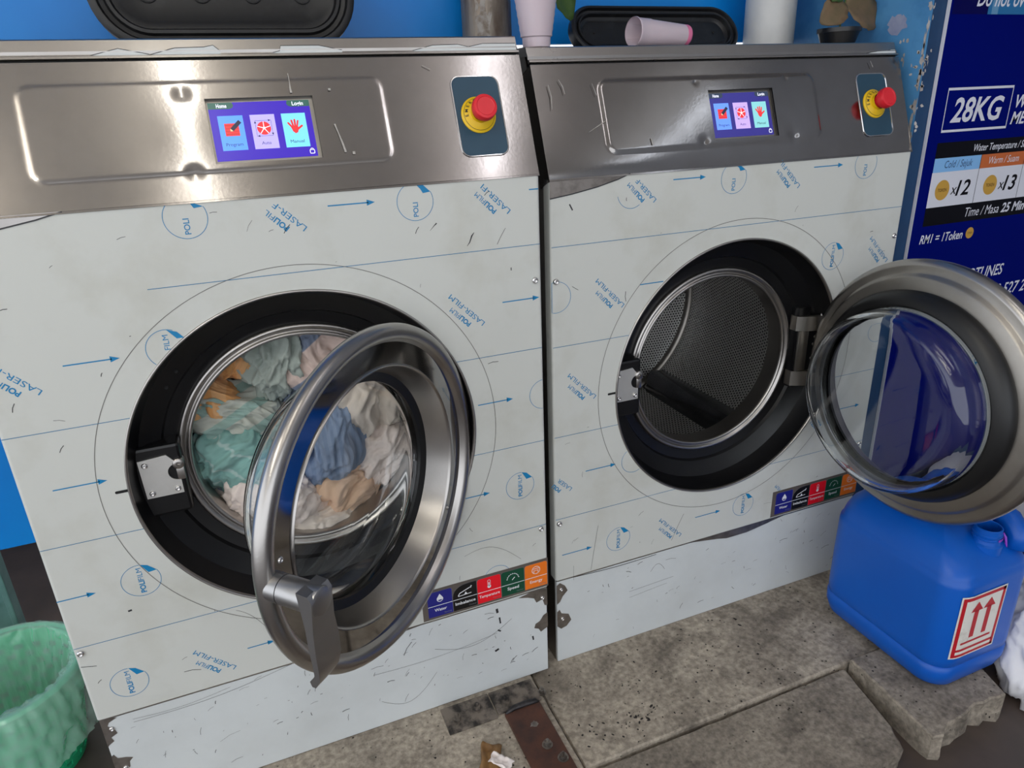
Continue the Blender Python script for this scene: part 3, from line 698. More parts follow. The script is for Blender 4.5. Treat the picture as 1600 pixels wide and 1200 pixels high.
    for pts in cfg['lipfilm']:
        bb = MB(ML2); bb.poly(pts, 0); bb.strip(pts[1:-1], 0.0012, 1, T(0, 0, .0002)); bb.build('torn_film_edge', [FILM_W, SCRATCH], tcap)
    door(t, cfg)
    return t

def door(t, cfg):
    dc = cfg['door_c']; X = T(*dc) @ RZ(radians(cfg['door_a']))
    # local door frame: y = -t (outward is -y), x to hinge side is +x
    d = MB(); O = lambda l: [(r, -h) for r, h in l]
    d.lathe(O([(0.3005, -0.0175), (0.3075, -0.0155), (0.3125, -0.0095), (0.314, -0.002), (0.3125, 0.0055), (0.3070, 0.0110), (0.299, 0.0130), (0.290, 0.0115), (0.2845, 0.005), (0.2820, -0.0005), (0.2805, -0.0025)]), 160, 0, axis='Y')
    d.lathe(O([(0.2805, -0.0025), (0.2415, -0.0025)]), 160, 1, axis='Y')
    d.lathe(O([(0.2415, -0.0025), (0.2405, 0.0005), (0.2385, 0.002), (0.2360, 0.0005), (0.2345, -0.004), (0.226, -0.030), (0.219, -0.052)]), 160, 2, axis='Y')
    d.lathe(O([(0.3005, -0.0175), (0.298, -0.0182), (0.2855, -0.0195), (0.2820, -0.0215), (0.279, -0.0285), (0.274, -0.0310), (0.248, -0.036), (0.236, -0.038)]), 160, 3, axis='Y')
    dr = d.build('door', [cfg['ring_out'], STEEL_POL, STEEL_SAT, STEEL_DULL], t, angle=50)
    dr.matrix_local = X
    g = MB(); g.lathe(O([(0.2025, -0.060), (0.2025, -0.053), (0.220, -0.049), (0.2195, -0.050), (0.2140, -0.056), (0.2136, -0.068), (0.219, -0.073), (0.231, -0.070), (0.243, -0.060), (0.250, -0.046), (0.248, -0.036)]), 120, 0, axis='Y'); g.build('door_gasket', RUBBER, dr, angle=40)
    b = MB(); outer = [(0.2132, -0.054), (0.2128, -0.090), (0.2110, -0.118), (0.2070, -0.133), (0.1985, -0.1415), (0.185, -0.1447), (0.15, -0.1458), (0.08, -0.1465), (0.0, -0.147)]
    inner = [(0.0, -0.1405), (0.08, -0.1400), (0.15, -0.1393), (0.183, -0.1380), (0.1935, -0.1348), (0.2002, -0.1280), (0.2035, -0.1150), (0.2055, -0.090), (0.2062, -0.054)]
    b.lathe(O(outer + inner + [outer[0]]), 120, 0, axis='Y'); b.build('door_glass', GLASS, dr, fix=True, smooth=True)
    # hinge screws on the outer band
    for z in (0.055, 0.033, -0.008, -0.030):
        a = math.asin(z / 0.314); Mx = RY(-a) @ Matrix(((0, 0, 1, 0.3115), (1, 0, 0, 0.010), (0, 1, 0, 0), (0, 0, 0, 1)))
        screw(Mx, 0.0052, dr)
    # latch on the free edge (inner side)
    b = MB(); b.box(-0.296, -0.264, 0.016, 0.030, -0.020, 0.018, 0, None, .003); b.lathe([(.008, 0), (.008, .008), (.005, .010), (.0001, .010)], 18, 0, T(-0.280, 0.028, -.004) @ RX(-pi / 2))
    b.build('latch_tongue', STEEL_SAT, dr, angle=40)
    # handle: round post out of the rim, then a flat lever hanging down
    h = MB(); Mh = T(-0.290, -0.010, cfg['handle_z']); h.lathe([(.0225, -.012), (.0225, 0.0)], 28, 0, Mh @ RX(pi / 2))
    h.lathe([(.0225, 0.0), (.0225, .016)], 28, 0, Mh @ RX(pi / 2)); h.lathe([(.0215, .016), (.0215, .0175)], 28, 1, Mh @ RX(pi / 2)); h.lathe([(.0225, .0175), (.0225, .082), (.0215, .0845), (.018, .086), (.0001, .086)], 28, 0, Mh @ RX(pi / 2))
    # lever profile in (t, z), extruded along x
    pr_o = [(.064, -.017), (.067, -.04), (.070, -.075), (.072, -.10), (.069, -.122), (.060, -.138)]
    pr_i = [(.054, -.142), (.056, -.152), (.063, -.152), (.076, -.132), (.081, -.110), (.0815, -.08), (.081, -.04), (.085, 0.0), (.086, .012), (.080, .021), (.060, .0225)]
    prof = pr_o + pr_i
    wdt = lambda z: 0.0225 + 0.004 * ss(-.02, -.08, z) - 0.007 * ss(-.1, -.152, z)
    vs = [(s_ * wdt(z), -tt, z) for s_ in (-1, 1) for tt, z in prof]; k = len(prof)
    fs = [(i, (i + 1) % k, k + (i + 1) % k, k + i) for i in range(k)] + [tuple(range(k - 1, -1, -1)), tuple(range(k, 2 * k))]
    h.add(vs, fs, 0, Mh)
    ho = h.build('handle', [STEEL_HDL, DARK], dr, fix=True, angle=40)
    for sx, sz in ((.012, .034), (-.012, -.030)): screw(T(-0.290 + sx + .006, -0.008, cfg['handle_z'] + sz) @ RX(pi / 2), .0055, ho)
    return dr

LIFT_BLK = mat('lifter_dark', (0.22, 0.22, 0.235, 1), 0.16, 1.0, (0.12, 0.12, 0.13, 1), 5, 4)
def jag(x0, z0, pts): return [(x0 + a, z0 + c) for a, c in pts]
TORN_R = [jag(0.94, 0.18, [(.058, .08), (.02, .083), (-.02, .075), (.005, .068), (.022, .06), (.028, .045), (.045, .05), (.05, .03), (.058, .028)]), jag(0.96, 0.13, [(.038, .055), (.026, .05), (.016, .035), (.004, .03), (.0, .018), (.012, .012), (.018, .0), (.03, .006), (.038, .01)])]
TORN_L = [[(0.003, .262), (.022, .263), (.034, .259), (.018, .252), (.014, .244), (.024, .232), (.027, .220), (.014, .213), (.017, .202), (.006, .195), (.003, .19)], [(0.003, .165), (.008, .168), (.013, .156), (.028, .152), (.040, .146), (.032, .138), (.030, .124), (.018, .116), (.012, .104), (.003, .098)]]
TORN_L2 = [[(0.003, .250), (.012, .256), (.026, .244), (.034, .226), (.02, .212), (.012, .196), (.003, .19)], [(0.003, .165), (.010, .172), (.016, .158), (.036, .150), (.044, .128), (.03, .112), (.014, .108), (.003, .12)]]
rk = random.Random(11)
def fine_scratches(n, x0, x1, z0, z1, seed, skip=True):
    r = random.Random(seed); L = []
    for i in range(n):
        x, z = r.uniform(x0, x1), r.uniform(z0, z1)
        if skip and hypot(x - CX, z - CZ) < RO + .05: continue
        a = r.choice((r.gauss(0.1, .2), r.gauss(1.2, .5))); l = abs(r.gauss(0, .012)) + .002
        L.append(([(x, z), (x + l * .5 * cos(a + .15), z + l * .5 * sin(a + .15)), (x + l * cos(a), z + l * sin(a))], r.choice((.0005, .0007, .0012))))
    return L
def long_scratch(x0, z0, x1, z1, sag, wd=.0006, n=14):
    return ([(x0 + (x1 - x0) * i / n, z0 + (z1 - z0) * i / n + sag * sin(pi * i / n)) for i in range(n + 1)], wd)

cfgL = dict(drips=[([(.5575, .206), (.5578, .192), (.5572, .180), (.5576, .172)], [.001, .0015, .003, .004]), ([(.622, .115), (.626, .098), (.630, .080), (.633, .064)], [.003, .002, .0035, .004]), ([(.6445, .062), (.6495, .062)], [.005, .005]), ([(.6215, .176), (.626, .176)], [.004, .004]), ([(.80, .215), (.815, .207)], [.0008, .0012])], peel_mat=STEEL_P, bead=0.0011, wave=0.0010, curl=0.0008, seed=1.3, line0=0.271, ltilt=0.0,
    dents=[(0.382, 0.176, 0.012, -0.0016), (0.380, 0.047, 0.012, -0.0016), (0.382, 0.11, 0.05, 0.0012), (0.634, 0.18, .010, -.0003)],
    bg=m_screen_bg, hdr=m_scr_green, tiles=m_tile,
    logos=[(0.352, 1.231), (0.746, 1.224), (0.144, 0.564), (0.075, 0.338), (0.935, 0.570)],
    cutlogos=[(0.281, 1.012, (6, 60, 'FILM', -.002)), (1.0, 0.787, (0, 60, '', 0)), (0.868, 0.335, (0, 32, '', 0))],
    arrows=[(0.586, 0.671, 1.230, 1), (0.119, 0.205, 1.008, 1), (0.050, 0.136, 0.786, 1), (0.001, 0.066, 0.561, 1), (0.845, 0.926, 0.790, 1), (0.911, 0.994, 1.008, 1), (0.780, 0.861, 0.571, 1), (0.977, 0.997, 1.228, 0), (0.300, 0.356, 0.338, 1)],
    caps=[(0.272, 0.302, 'LASER-FILM', ('POLI', 'FILM')), (0.937, 1.192, 'LASER-FI', ('POLI', 'FILM')), (0.871, 0.972, 'LASER-FILM', ('POLI', 'FILM')), (0.546, 1.197, 'LASER-F', ('POLI', 'FIL')), (0.081, 0.971, 'LASER-FI', ('POLI', 'FIL'))],
    scratches=[([(0.842, 1.131), (0.848, 1.138), (0.853, 1.150), (0.858, 1.156)], [.0006, .002, .0028, .001]), ([(0.770, 1.168), (0.778, 1.176), (0.784, 1.181)], [.0005, .0012, .0025]), long_scratch(0.905, 1.128, 0.924, 1.158, .001, .0008), ([(0.932, 1.075), (0.934, 1.075)], .006), long_scratch(0.295, 0.44, 0.36, .345, .016, .0006), long_scratch(.79, .42, .93, .37, .03, .0006), long_scratch(.004, .405, .03, .398, 0, .0012), ([(.108, .503), (.115, .504)], .004)] + fine_scratches(46, .02, .98, .29, 1.24, 21),
    peel=[(0.0, 1.2568), (0.178, 1.2568), (0.140, 1.247), (0.09, 1.238), (0.04, 1.232), (0.0, 1.230)], peel_edge=[(0.178, 1.2565), (0.140, 1.247), (0.09, 1.238), (0.04, 1.232), (0.0, 1.230)],
    torn=TORN_R + TORN_L, kscr=[long_scratch(.70, .18, .90, .20, -.035), long_scratch(.55, .16, .86, .17, -.01, .0005), long_scratch(.06, .235, .38, .262, -.012, .0006), long_scratch(.06, .243, .25, .25, -.008, .0005), long_scratch(.56, .075, .70, .11, -.045, .0006)] + [([(.862, .243), (.864, .230)], .006), ([(.868, .215), (.870, .196)], .004), ([(.862, .178), (.87, .172)], .004), ([(.852, .115), (.862, .119)], .006), ([(.955, .125), (.957, .112)], .004)] + fine_scratches(90, .05, .97, .03, .25, 5, False),
    kscrews=[(.985, .235), (.02, .235), (.022, .125)], lift_mat=LIFT_BLK, kpeel=[(.42, .2655), (.52, .2665), (.60, .2665), (.70, .2660), (.62, .2595), (.56, .2570), (.50, .2585)],
    lipfilm=[[(0.255, -.004), (0.255, -.002), (.30, .010), (.345, .000), (.345, -.004)], [(.345, -.004), (.345, -.001), (.385, .010), (.43, .011), (.445, .014), (.455, .004), (.455, -.004)], [(.54, -.004), (.54, .0), (.552, .003), (.555, .012), (.62, .012), (.66, .003), (.66, -.004)], [(.79, -.004), (.79, 0), (.83, .010), (.88, .011), (.90, .006), (.93, .012), (.998, .012), (.998, -.004)]],
    door_c=(0.595, -0.186, 0.735), door_a=42.5, handle_z=0.010, ring_out=STEEL_SAT)
cfgR = dict(drips=[([(.055, .20), (.062, .185), (.064, .170)], [.001, .002, .001]), ([(.03, .19), (.033, .165), (.030, .14)], [.001, .002, .001]), ([(.13, .19), (.136, .165)], [.0008, .0014]), ([(.105, .09), (.135, .105), (.150, .112)], [.0006, .0016, .0008]), ([(.25, .07), (.252, .055)], [.002, .003]), ([(.90, .222), (.905, .207)], [.001, .002])], peel_mat=STEEL_DK, bead=0.0026, wave=0.0006, curl=-0.0045, seed=4.7, line0=0.002, ltilt=0.0,  # darker peel_mat puts a dark floor reflection into the steel's colour
    dents=[(0.386, 0.055, 0.009, -0.0022), (0.636, 0.057, 0.013, -0.0032), (0.634, 0.191, .006, -.001), (0.387, 0.186, .006, -.001)],
    bg=m_screen_bg2, hdr=m_scr_green2, tiles=m_tile2,
    logos=[(0.459, 1.228), (0.852, 1.233), (0.784, 1.014), (0.577, 0.341), (0.180, 0.343)],
    cutlogos=[(0.012, 1.010, (0, 60, '', 0)), (0.193, 1.218, (32, 52, '', 0)), (0.219, 0.566, (0, 60, '', 0)), (0.985, .790, (0, 60, '', 0))],
    arrows=[(0.297, 0.382, 1.236, 1), (0.689, 0.778, 1.236, 1), (0.221, 0.283, 1.012, 0), (0.084, 0.168, 0.566, 1), (0.418, 0.500, 0.342, 1), (0.018, 0.103, 0.341, 1), (0.880, 0.961, 0.570, 1)],
    caps=[(0.256, 1.198, 'LASER-F', ('POLI', 'FILM')), (0.182, 0.972, 'LASER-FILM', ('POLI', 'FILM')), (0.653, 1.198, 'LASER-FIL', ('POLI', 'FILM')), (0.048, 0.529, 'LASER', ('POLI', '')), (0.377, 0.302, 'LASER-FILM', ('POLI', 'FILM')), (0.112, 0.761, 'LASER-FILM', ('POLI', 'FILM')), (0.977, 0.984, 'LASER-FILM', ('POLI', 'FILM')), (0.758, 0.335, '', ('', 'FILM')), (0.838, 0.532, '', ('POLI', ''))],
    scratches=[long_scratch(.345, .29, .38, .365, .002, .0008), long_scratch(.10, .27, .12, .40, .002, .0007), long_scratch(.05, .255, .05, .30, .0, .0006), ([(.045, 1.205), (.052, 1.192)], .003), long_scratch(.05, 1.03, .065, 1.02, 0, .001)] + fine_scratches(40, .02, .98, .29, 1.24, 33),
    peel=[(0.0, 1.2568), (0.188, 1.2568), (0.16, 1.247), (0.11, 1.235), (0.05, 1.225), (0.0, 1.219)], peel_edge=[(0.188, 1.2565), (0.16, 1.247), (0.11, 1.235), (0.05, 1.225), (0.0, 1.219)],
    torn=TORN_L2, kscr=[long_scratch(.22, .16, .36, .166, 0), long_scratch(.22, .14, .34, .15, 0, .0005), long_scratch(.05, .262, .30, .257, -.004, .0016), long_scratch(.285, .205, .33, .20, .022, .0007)] + fine_scratches(60, .03, .97, .02, .25, 8, False),
    kscrews=[(.015, .235), (.018, .14)], lift_mat=LIFT_BLK,
    kpeel=[(.40, .2655), (.46, .263), (.53, .2655), (.62, .2655), (.73, .2640), (.66, .252), (.60, .243), (.53, .243), (.50, .250)],
    lipfilm=[[(.90, -.004), (.90, -.001), (.94, .004), (.97, .005), (.985, .008), (.998, .008), (.998, -.004)]],
    door_c=(0.812, -0.279, 0.737), door_a=92.3, handle_z=0.010, ring_out=STEEL_SAT)

WL = machine('washing_machine', (-1, 0, 0), 0.0, 'left washing machine, laundry in its drum and its door half open', cfgL)
WR = machine('washing_machine', (0.03506, 0.0285, -0.0172), -0.00503, 'right washing machine with an empty drum and its door swung wide open', cfgR)

# ------------------------------------------------------------------ laundry in the left drum
def cloth(name, c, rad, fold, seed, m, label, rot=0.0, freq=18.0, amp=0.02, twist=0.0, sub=6):
    """crumpled garment: closed surface whose folds run along direction 'fold'"""
    bm = bmesh.new(); bmesh.ops.create_icosphere(bm, subdivisions=sub, radius=1.0)
    F = Vector(fold).normalized(); U = F.orthogonal().normalized(); V = F.cross(U); so = Vector((seed * 3.1, seed * 1.7, seed * 2.3))
    Rm = Matrix.Rotation(rot, 3, 'Y')
    for v in bm.verts:
        p = v.co.normalized(); q = Rm @ Vector((p.x * rad[0], p.y * rad[1], p.z * rad[2]))
        q2 = q + noise.noise_vector(q * 8 + so) * 0.045 + noise.noise_vector(q * 21 + so) * 0.012
        a = Vector((q2.dot(F) * 0.30, q2.dot(U), q2.dot(V))) * freq + so
        hgt = noise.noise(q * 6 + so) * amp * 1.2; g = amp
        for k in range(4):
            hgt += g * (0.42 - abs(noise.noise(a)) * 1.9); a = a * 1.93 + so; g *= 0.56
        v.co = q + (Rm @ p) * hgt
    me = bpy.data.meshes.new(name); bm.to_mesh(me); bm.free(); me.materials.append(m)
    me.polygons.foreach_set('use_smooth', [True] * len(me.polygons))
    o = bpy.data.objects.new(name, me); COL.objects.link(o); o.location = c
    tag(o, label, 'laundry', 'laundry in the left drum'); return o

f_orange = fabric('cloth_peach', srgb(226, 164, 104), srgb(232, 180, 128), 6, .5)
f_strip = fabric('cloth_sage_stripe', srgb(198, 202, 192), srgb(158, 186, 178), 7, .60, 'Z', rot=(0.5, .4, .8))
f_teal = fabric('cloth_teal', srgb(138, 182, 176), srgb(176, 202, 198), 7.5, .955, 'X', rot=(0.3, .9, .6))
f_white = fabric('cloth_white', srgb(242, 228, 220))
f_white2 = fabric('cloth_offwhite', srgb(236, 224, 212))
f_pink = fabric('cloth_pinkgrey', srgb(228, 206, 196), srgb(132, 144, 166), 4.5, .70, 'Z', rot=(.2, .5, 1.2))
f_sage = fabric('cloth_sage', srgb(180, 190, 182))
f_denim = fabric('cloth_denim', srgb(146, 162, 188), srgb(132, 150, 178), 20, .5)
f_navy = fabric('cloth_slate', srgb(96, 110, 132))
f_peach2 = fabric('cloth_pale_peach', srgb(238, 202, 172))
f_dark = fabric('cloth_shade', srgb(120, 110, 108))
Lc = lambda x, y, z: (x - 1, y, z)
clo = [
 ('crumpled_shirt', (0.352, 0.200, 0.800), (.115, .07, .060), (.85, 0, -.5), 2, f_strip, 'grey-green striped shirt with twisted folds, left middle of the open drum', .45, 20, .020),
 ('crumpled_shirt', (0.316, 0.185, 0.838), (.058, .055, .045), (.7, .2, -.5), 3, f_orange, 'bright peach cloth near the left edge of the drum mouth', .5, 20, .015),
 ('crumpled_cloth', (0.372, 0.215, 0.905), (.045, .05, .035), (.2, 0, 1), 4, f_orange, 'small peach cloth squeezed at the upper left of the drum', 0, 28, .012),
 ('crumpled_cloth', (0.455, 0.215, 0.905), (.080, .07, .090), (.3, .1, 1), 5, f_sage, 'sage grey frilled cloth at the top of the drum', .2, 30, .022),
 ('crumpled_shirt', (0.545, 0.190, 0.905), (.090, .06, .085), (-.4, 0, .9), 6, f_pink, 'slate and blush cloth at the top of the drum beside the door rim', -.4, 12, .020),
 ('crumpled_towel', (0.345, 0.175, 0.698), (.105, .075, .078), (.9, .2, .5), 7, f_teal, 'teal checked towel with pale lines at the left of the drum', .3, 15, .020),
 ('crumpled_shirt', (0.405, 0.165, 0.605), (.115, .08, .080), (.6, 0, .8), 8, f_white, 'white soft shirt bunched at the lower left of the drum', .6, 24, .018),
 ('crumpled_cloth', (0.322, 0.215, 0.600), (.06, .06, .06), (.6, 0, .8), 9, f_pink, 'blush and slate cloth tucked under the teal towel', .2, 18, .014),
 ('crumpled_cloth', (0.455, 0.185, 0.705), (.06, .06, .05), (.8, 0, .4), 10, f_navy, 'slate blue cloth between teal towel and door rim', 0, 22, .016),
 ('crumpled_shirt', (0.640, 0.200, 0.800), (.110, .08, .130), (.3, 0, 1), 12, f_white2, 'off-white shirt seen through the upper part of the door glass', 0, 16, .024),
 ('crumpled_jeans', (0.535, 0.175, 0.715), (.080, .07, .120), (.25, 0, 1), 13, f_denim, 'denim blue cloth hanging down behind the door glass', .1, 13, .022),
 ('crumpled_cloth', (0.560, 0.185, 0.585), (.085, .07, .060), (.8, 0, .5), 14, f_peach2, 'pale peach cloth below the denim behind the glass', 0, 18, .018),
 ('crumpled_cloth', (0.660, 0.190, 0.640), (.080, .07, .090), (.6, .2, .8), 15, f_white, 'white cloth at the lower right behind the door glass', 0, 18, .020),
 ('crumpled_shirt', (0.480, 0.170, 0.525), (.120, .07, .050), (1, 0, .1), 16, f_white2, 'off-white cloth lying along the bottom edge of the drum mouth', 0, 18, .016),
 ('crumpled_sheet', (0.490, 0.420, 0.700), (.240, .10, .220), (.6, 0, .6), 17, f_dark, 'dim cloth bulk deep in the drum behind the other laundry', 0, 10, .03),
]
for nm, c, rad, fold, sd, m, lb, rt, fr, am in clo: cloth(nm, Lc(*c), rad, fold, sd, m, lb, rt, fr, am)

# ------------------------------------------------------------------ concrete slabs
c_slab = concrete('slab_concrete', srgb(184, 173, 157), srgb(148, 138, 125), srgb(104, 96, 87), 0.0)
c_slab2 = concrete('slab_concrete_dark', srgb(162, 152, 138), srgb(130, 121, 110), srgb(92, 85, 78), 3.0)
def slab(name, poly, z0, z1, m, label, rough_sides=(), seed=0, step=0.02, rag=0.010):
    """concrete slab from a plan outline; listed sides are broken and ragged"""
    rnd = random.Random(seed); pts = []; n = len(poly)
    for i in range(n):
        a, c = poly[i], poly[(i + 1) % n]; L = hypot(c[0] - a[0], c[1] - a[1]); k = max(1, int(L / step))
        nx, ny = (c[1] - a[1]) / L, -(c[0] - a[0]) / L
        for j in range(k):
            tt = j / k; j2 = (rag if i in rough_sides else 0.0012) * noise.noise((a[0] * 7 + tt * L * 22, seed, i * 3.0)) * 1.6 if j else 0
            pts.append((a[0] + (c[0] - a[0]) * tt + nx * j2, a[1] + (c[1] - a[1]) * tt + ny * j2, i in rough_sides))
    N = len(pts); cx = sum(p[0] for p in pts) / N; cy = sum(p[1] for p in pts) / N
    levels = [(z1, .004), (z1 - .004, .0), (z1 - .02, 0), (z1 - .04, 0), (z1 - .06, 0), (z0, 0.0)]
    vs = []; fs = []
    for li, (z, ins) in enumerate(levels):
        for i, (x, y, rs) in enumerate(pts):
            d = hypot(x - cx, y - cy); e = ins
            if rs: e += 0.012 * (noise.noise((x * 40, y * 40, z * 60 + seed)) + .2) * (1 if li > 1 else .4)
            zz = z + (0.004 * noise.noise((x * 30, y * 30, seed)) if rs and li < 2 else 0)
            vs.append((x + (cx - x) / d * e, y + (cy - y) / d * e, zz))
    for li in range(len(levels) - 1):
        for i in range(N):
            j = (i + 1) % N; fs.append((li * N + i, li * N + j, (li + 1) * N + j, (li + 1) * N + i))
    fs.append(tuple(range(N))); fs.append(tuple((len(levels) - 1) * N + i for i in range(N - 1, -1, -1)))
    b = MB(); b.add(vs, fs); o = b.build(name, m, None, fix=True, angle=35)
    tag(o, label, 'slab', 'concrete slabs under the machines'); return o
# outlines run counter-clockwise seen from above
slab('concrete_slab', [(-1.03, -0.62), (-0.056, -0.62), (-0.050, 0.9), (-1.03, 0.9)], FLOOR_Z, -0.001, c_slab, 'wide concrete slab under the left machine with a rusty steel bar on it', (), 1)
slab('concrete_slab', [(-0.046, -0.287), (0.75, -0.287), (1.04, -0.285), (1.06, 0.055), (1.06, 0.9), (-0.044, 0.9)], FLOOR_Z, -0.0175, c_slab, 'pitted concrete slab running along the foot of the right machine', (), 2)
slab('concrete_slab', [(-0.040, -0.60), (0.30, -0.60), (0.648, -0.535), (0.676, -0.477), (0.716, -0.300), (0.712, -0.2945), (-0.040, -0.2955)], FLOOR_Z, -0.026, c_slab2, 'front concrete slab at the bottom edge, split off along a straight joint', (1, 2), 3, rag=.006)
slab('concrete_slab', [(0.714, -0.552), (0.868, -0.532), (0.985, -0.534), (1.02, -0.43), (1.09, -0.30), (0.733, -0.294)], FLOOR_Z, -0.002, c_slab2, 'broken concrete slab under the blue canister', (0, 1), 4, rag=.014)

# rusty bar, bolts, anchor plates
m_rust = mat('rusty_steel', srgb(98, 62, 48), 0.6, 0.25, srgb(60, 44, 40), 18, 8, .35, .7, bump=.2, bscale=150)
b = MB(); b.box(-0.165, -0.072, -0.60, -0.092, -0.0005, 0.008, 0, None, .001); bar = b.build('steel_bar', m_rust); tag(bar, 'rusty flat steel bar bolted to the slab in front of the left machine', 'bar')
b = MB(); b.tube([(-0.163, -0.094, .006), (-0.14, -0.088, .010), (-0.11, -0.087, .010), (-0.082, -0.088, .009), (-0.074, -0.092, .006)], [.004, .007, .008, .007, .004], 10); b.build('weld_bead', mat('weld', srgb(70, 68, 70), .4, .7, srgb(40, 38, 38), 60, 3), bar, smooth=True)
def bolt(M, r, parent, mt):
    b = MB(M); hexa = [(r * cos(i * pi / 3), r * sin(i * pi / 3)) for i in range(6)]
    b.lathe([(r * 1.5, 0), (r * 1.5, .002), (r * 1.0, .002)], 20); b.poly(hexa, 0, T(0, 0, .011), .010); b.lathe([(r * .45, .010), (r * .45, .017), (.0001, .018)], 12)
    return b.build('bolt', mt, parent, angle=30)
m_bolt = mat('zinc_bolt', srgb(150, 145, 138), .35, .8, srgb(90, 82, 76), 60, 3)
bolt(T(-0.108, -0.216, .008), .0085, bar, m_bolt); bolt(T(-0.090, -0.262, .008), .0085, bar, m_bolt)
b = MB(T(-0.112, -0.150, .0085)); b.poly(blob2(0, 0, .011, .008, 14, .4, 4)); b.build('bolt_stub', m_bolt, bar)
an = empty('anchor_bolt', (-0.052, -0.062, 0)); tag(an, 'small zinc anchor bolt beside the end of the rusty bar', 'bolt')
bolt(T(0, 0, -.001), .0072, an, m_bolt)
m_grime = mat('grimy_metal', srgb(122, 112, 102), .75, .1, srgb(42, 38, 35), 26, 9, .42, .60, bump=.4, bscale=60)
for k, (x0, x1, y0, y1, lb) in enumerate(((-0.305, -0.182, -0.092, -0.012, 'grimy anchor plate with two bolts at the foot of the left machine'), (-0.178, -0.062, -0.084, -0.012, 'dirty flat plate between the anchor plate and the machine corner'))):
    b = MB(); b.box(x0, x1, y0, y1, -.001, .0045, 0, None, .001); p = b.build('anchor_plate', m_grime); tag(p, lb, 'plate')
    for q in range(2 if k == 0 else 1):
        bolt(T(x0 + .03 + q * .055, (y0 + y1) / 2 - .006 + q * .012, .004), .009, p, m_grime)
# litter
m_leaf = mat('litter_brown', srgb(150, 112, 66), .7, 0, srgb(110, 80, 50), 30, 4); m_paper = mat('litter_paper', srgb(232, 222, 218), .8)
def scrap(name, c, sx, sy, m, label, seed, h=.008, cat='litter'):
    b = MB(); n = 14; vs = []; fs = []; rnd = random.Random(seed)
    for j in range(n + 1):
        for i in range(n + 1):
            u, v = i / n - .5, j / n - .5
            e = 1 + .25 * noise.noise((u * 3 + seed, v * 3, 0))
            vs.append((u * sx * e, v * sy * e, h * (noise.noise((u * 4 + seed, v * 4, 1)) + .6) + .0005))
    for j in range(n):
        for i in range(n): a = j * (n + 1) + i; fs.append((a, a + 1, a + n + 2, a + n + 1))
    b.add(vs, fs); o = b.build(name, m, None, smooth=True); o.location = c; o.rotation_euler = (0, 0, seed)
    md = o.modifiers.new('thick', 'SOLIDIFY'); md.thickness = .0006
    return tag(o, label, cat)
scrap('torn_wrapper', (-0.243, -0.205, 0.001), .085, .05, m_leaf, 'crumpled brown wrapper at the bottom edge on the slab', 1.2, .018)
scrap('paper_scrap', (-0.225, -0.222, 0.014), .05, .03, m_paper, 'white torn paper lying on the brown wrapper', 2.2, .010)
scrap('paper_scrap', (0.692, -0.600, FLOOR_Z), .035, .028, m_paper, 'tiny white paper scrap on the floor between two broken slabs', .4, .002)
m_crumb = mat('slab_crumb', srgb(36, 32, 30), .8)
b = MB(); rnd = random.Random(44)
for i in range(150):
    x, y = rnd.uniform(-.02, .62), rnd.uniform(-.28, -.03)
    if i % 3 == 0: x, y = rnd.gauss(.12, .07), rnd.gauss(-.22, .03)
    if y < -.282 or x < -.04: continue
    r = abs(rnd.gauss(0, .0012)) + .0008; b.lathe([(r, 0), (r * .8, r * .6), (.0001, r * .8)], 5, 0, T(x, y, -.0176) @ RZ(rnd.random() * 6) @ Matrix.Diagonal((rnd.uniform(.6, 2.2), 1, .6, 1)))
for i in range(60):
    x, y = rnd.uniform(-.5, -.17), rnd.uniform(-.3, -.02); r = abs(rnd.gauss(0, .0012)) + .0008
    b.lathe([(r, 0), (r * .8, r * .6), (.0001, r * .8)], 5, 0, T(x, y, -.001))
o = b.build('slab_grit', m_crumb); o['kind'] = 'stuff'; o['label'] = 'dark grit and lint scattered over the concrete slabs'; o['category'] = 'grit'

# ------------------------------------------------------------------ blue canister
m_can = mat('canister_blue', srgb(0, 90, 190), 0.36, 0, srgb(0, 84, 183), 3, 3, bump=.03, bscale=120, spec=.45)
JX, JY = 0.945, -0.285
can = empty('canister', (JX, JY, -0.002)); tag(can, 'big blue plastic canister with open neck standing on the broken slab', 'canister')
def can_ring(hx, hy, r, z, n=10): return [(x, y, z) for x, y in rrect(-hx, hx, -hy, hy, r, n)]
hx, hy, cr = 0.137, 0.190, 0.058
lv = [(.050, .0), (.022, .004), (.008, .018), (.0, .045), (-.0008, .071), (.0040, .0762), (.0008, .081), (.0, .10), (.0, .20), (.001, .305), (.0025, .318), (.0055, .322), (.006, .327), (.010, .345), (.020, .372), (.040, .395), (.062, .408), (.085, .413)]
b = MB(); vs = []; fs = []; n0 = 44
for ins, z in lv:
    rr = max(.02, cr - ins * .25)
    for p in can_ring(hx - ins, hy - ins, rr, z):
        # top slopes down towards the neck end (front)
        zz = p[2] - max(0, z - .327) * 0.55 * ss(-.02, -.19, p[1]); vs.append((p[0], p[1], zz))
for k in range(len(lv) - 1):
    for i in range(n0): j = (i + 1) % n0; fs.append((k * n0 + i, k * n0 + j, (k + 1) * n0 + j, (k + 1) * n0 + i))
fs.append(tuple(range(n0 - 1, -1, -1))); fs.append(tuple((len(lv) - 1) * n0 + i for i in range(n0)))
b.add(vs, fs); b.build('body', m_can, can, angle=75)
b = MB(); b.lathe([(.036, -.02), (.036, .004), (.031, .008), (.0295, .016), (.032, .018), (.032, .021), (.0295, .023), (.032, .027), (.032, .030), (.0295, .032), (.0295, .044), (.0275, .046), (.0255, .044), (.0255, .0), (.0001, -.004)], 36, 0, T(0.018, -0.128, 0.372)); b.build('neck', m_can, can, angle=40)
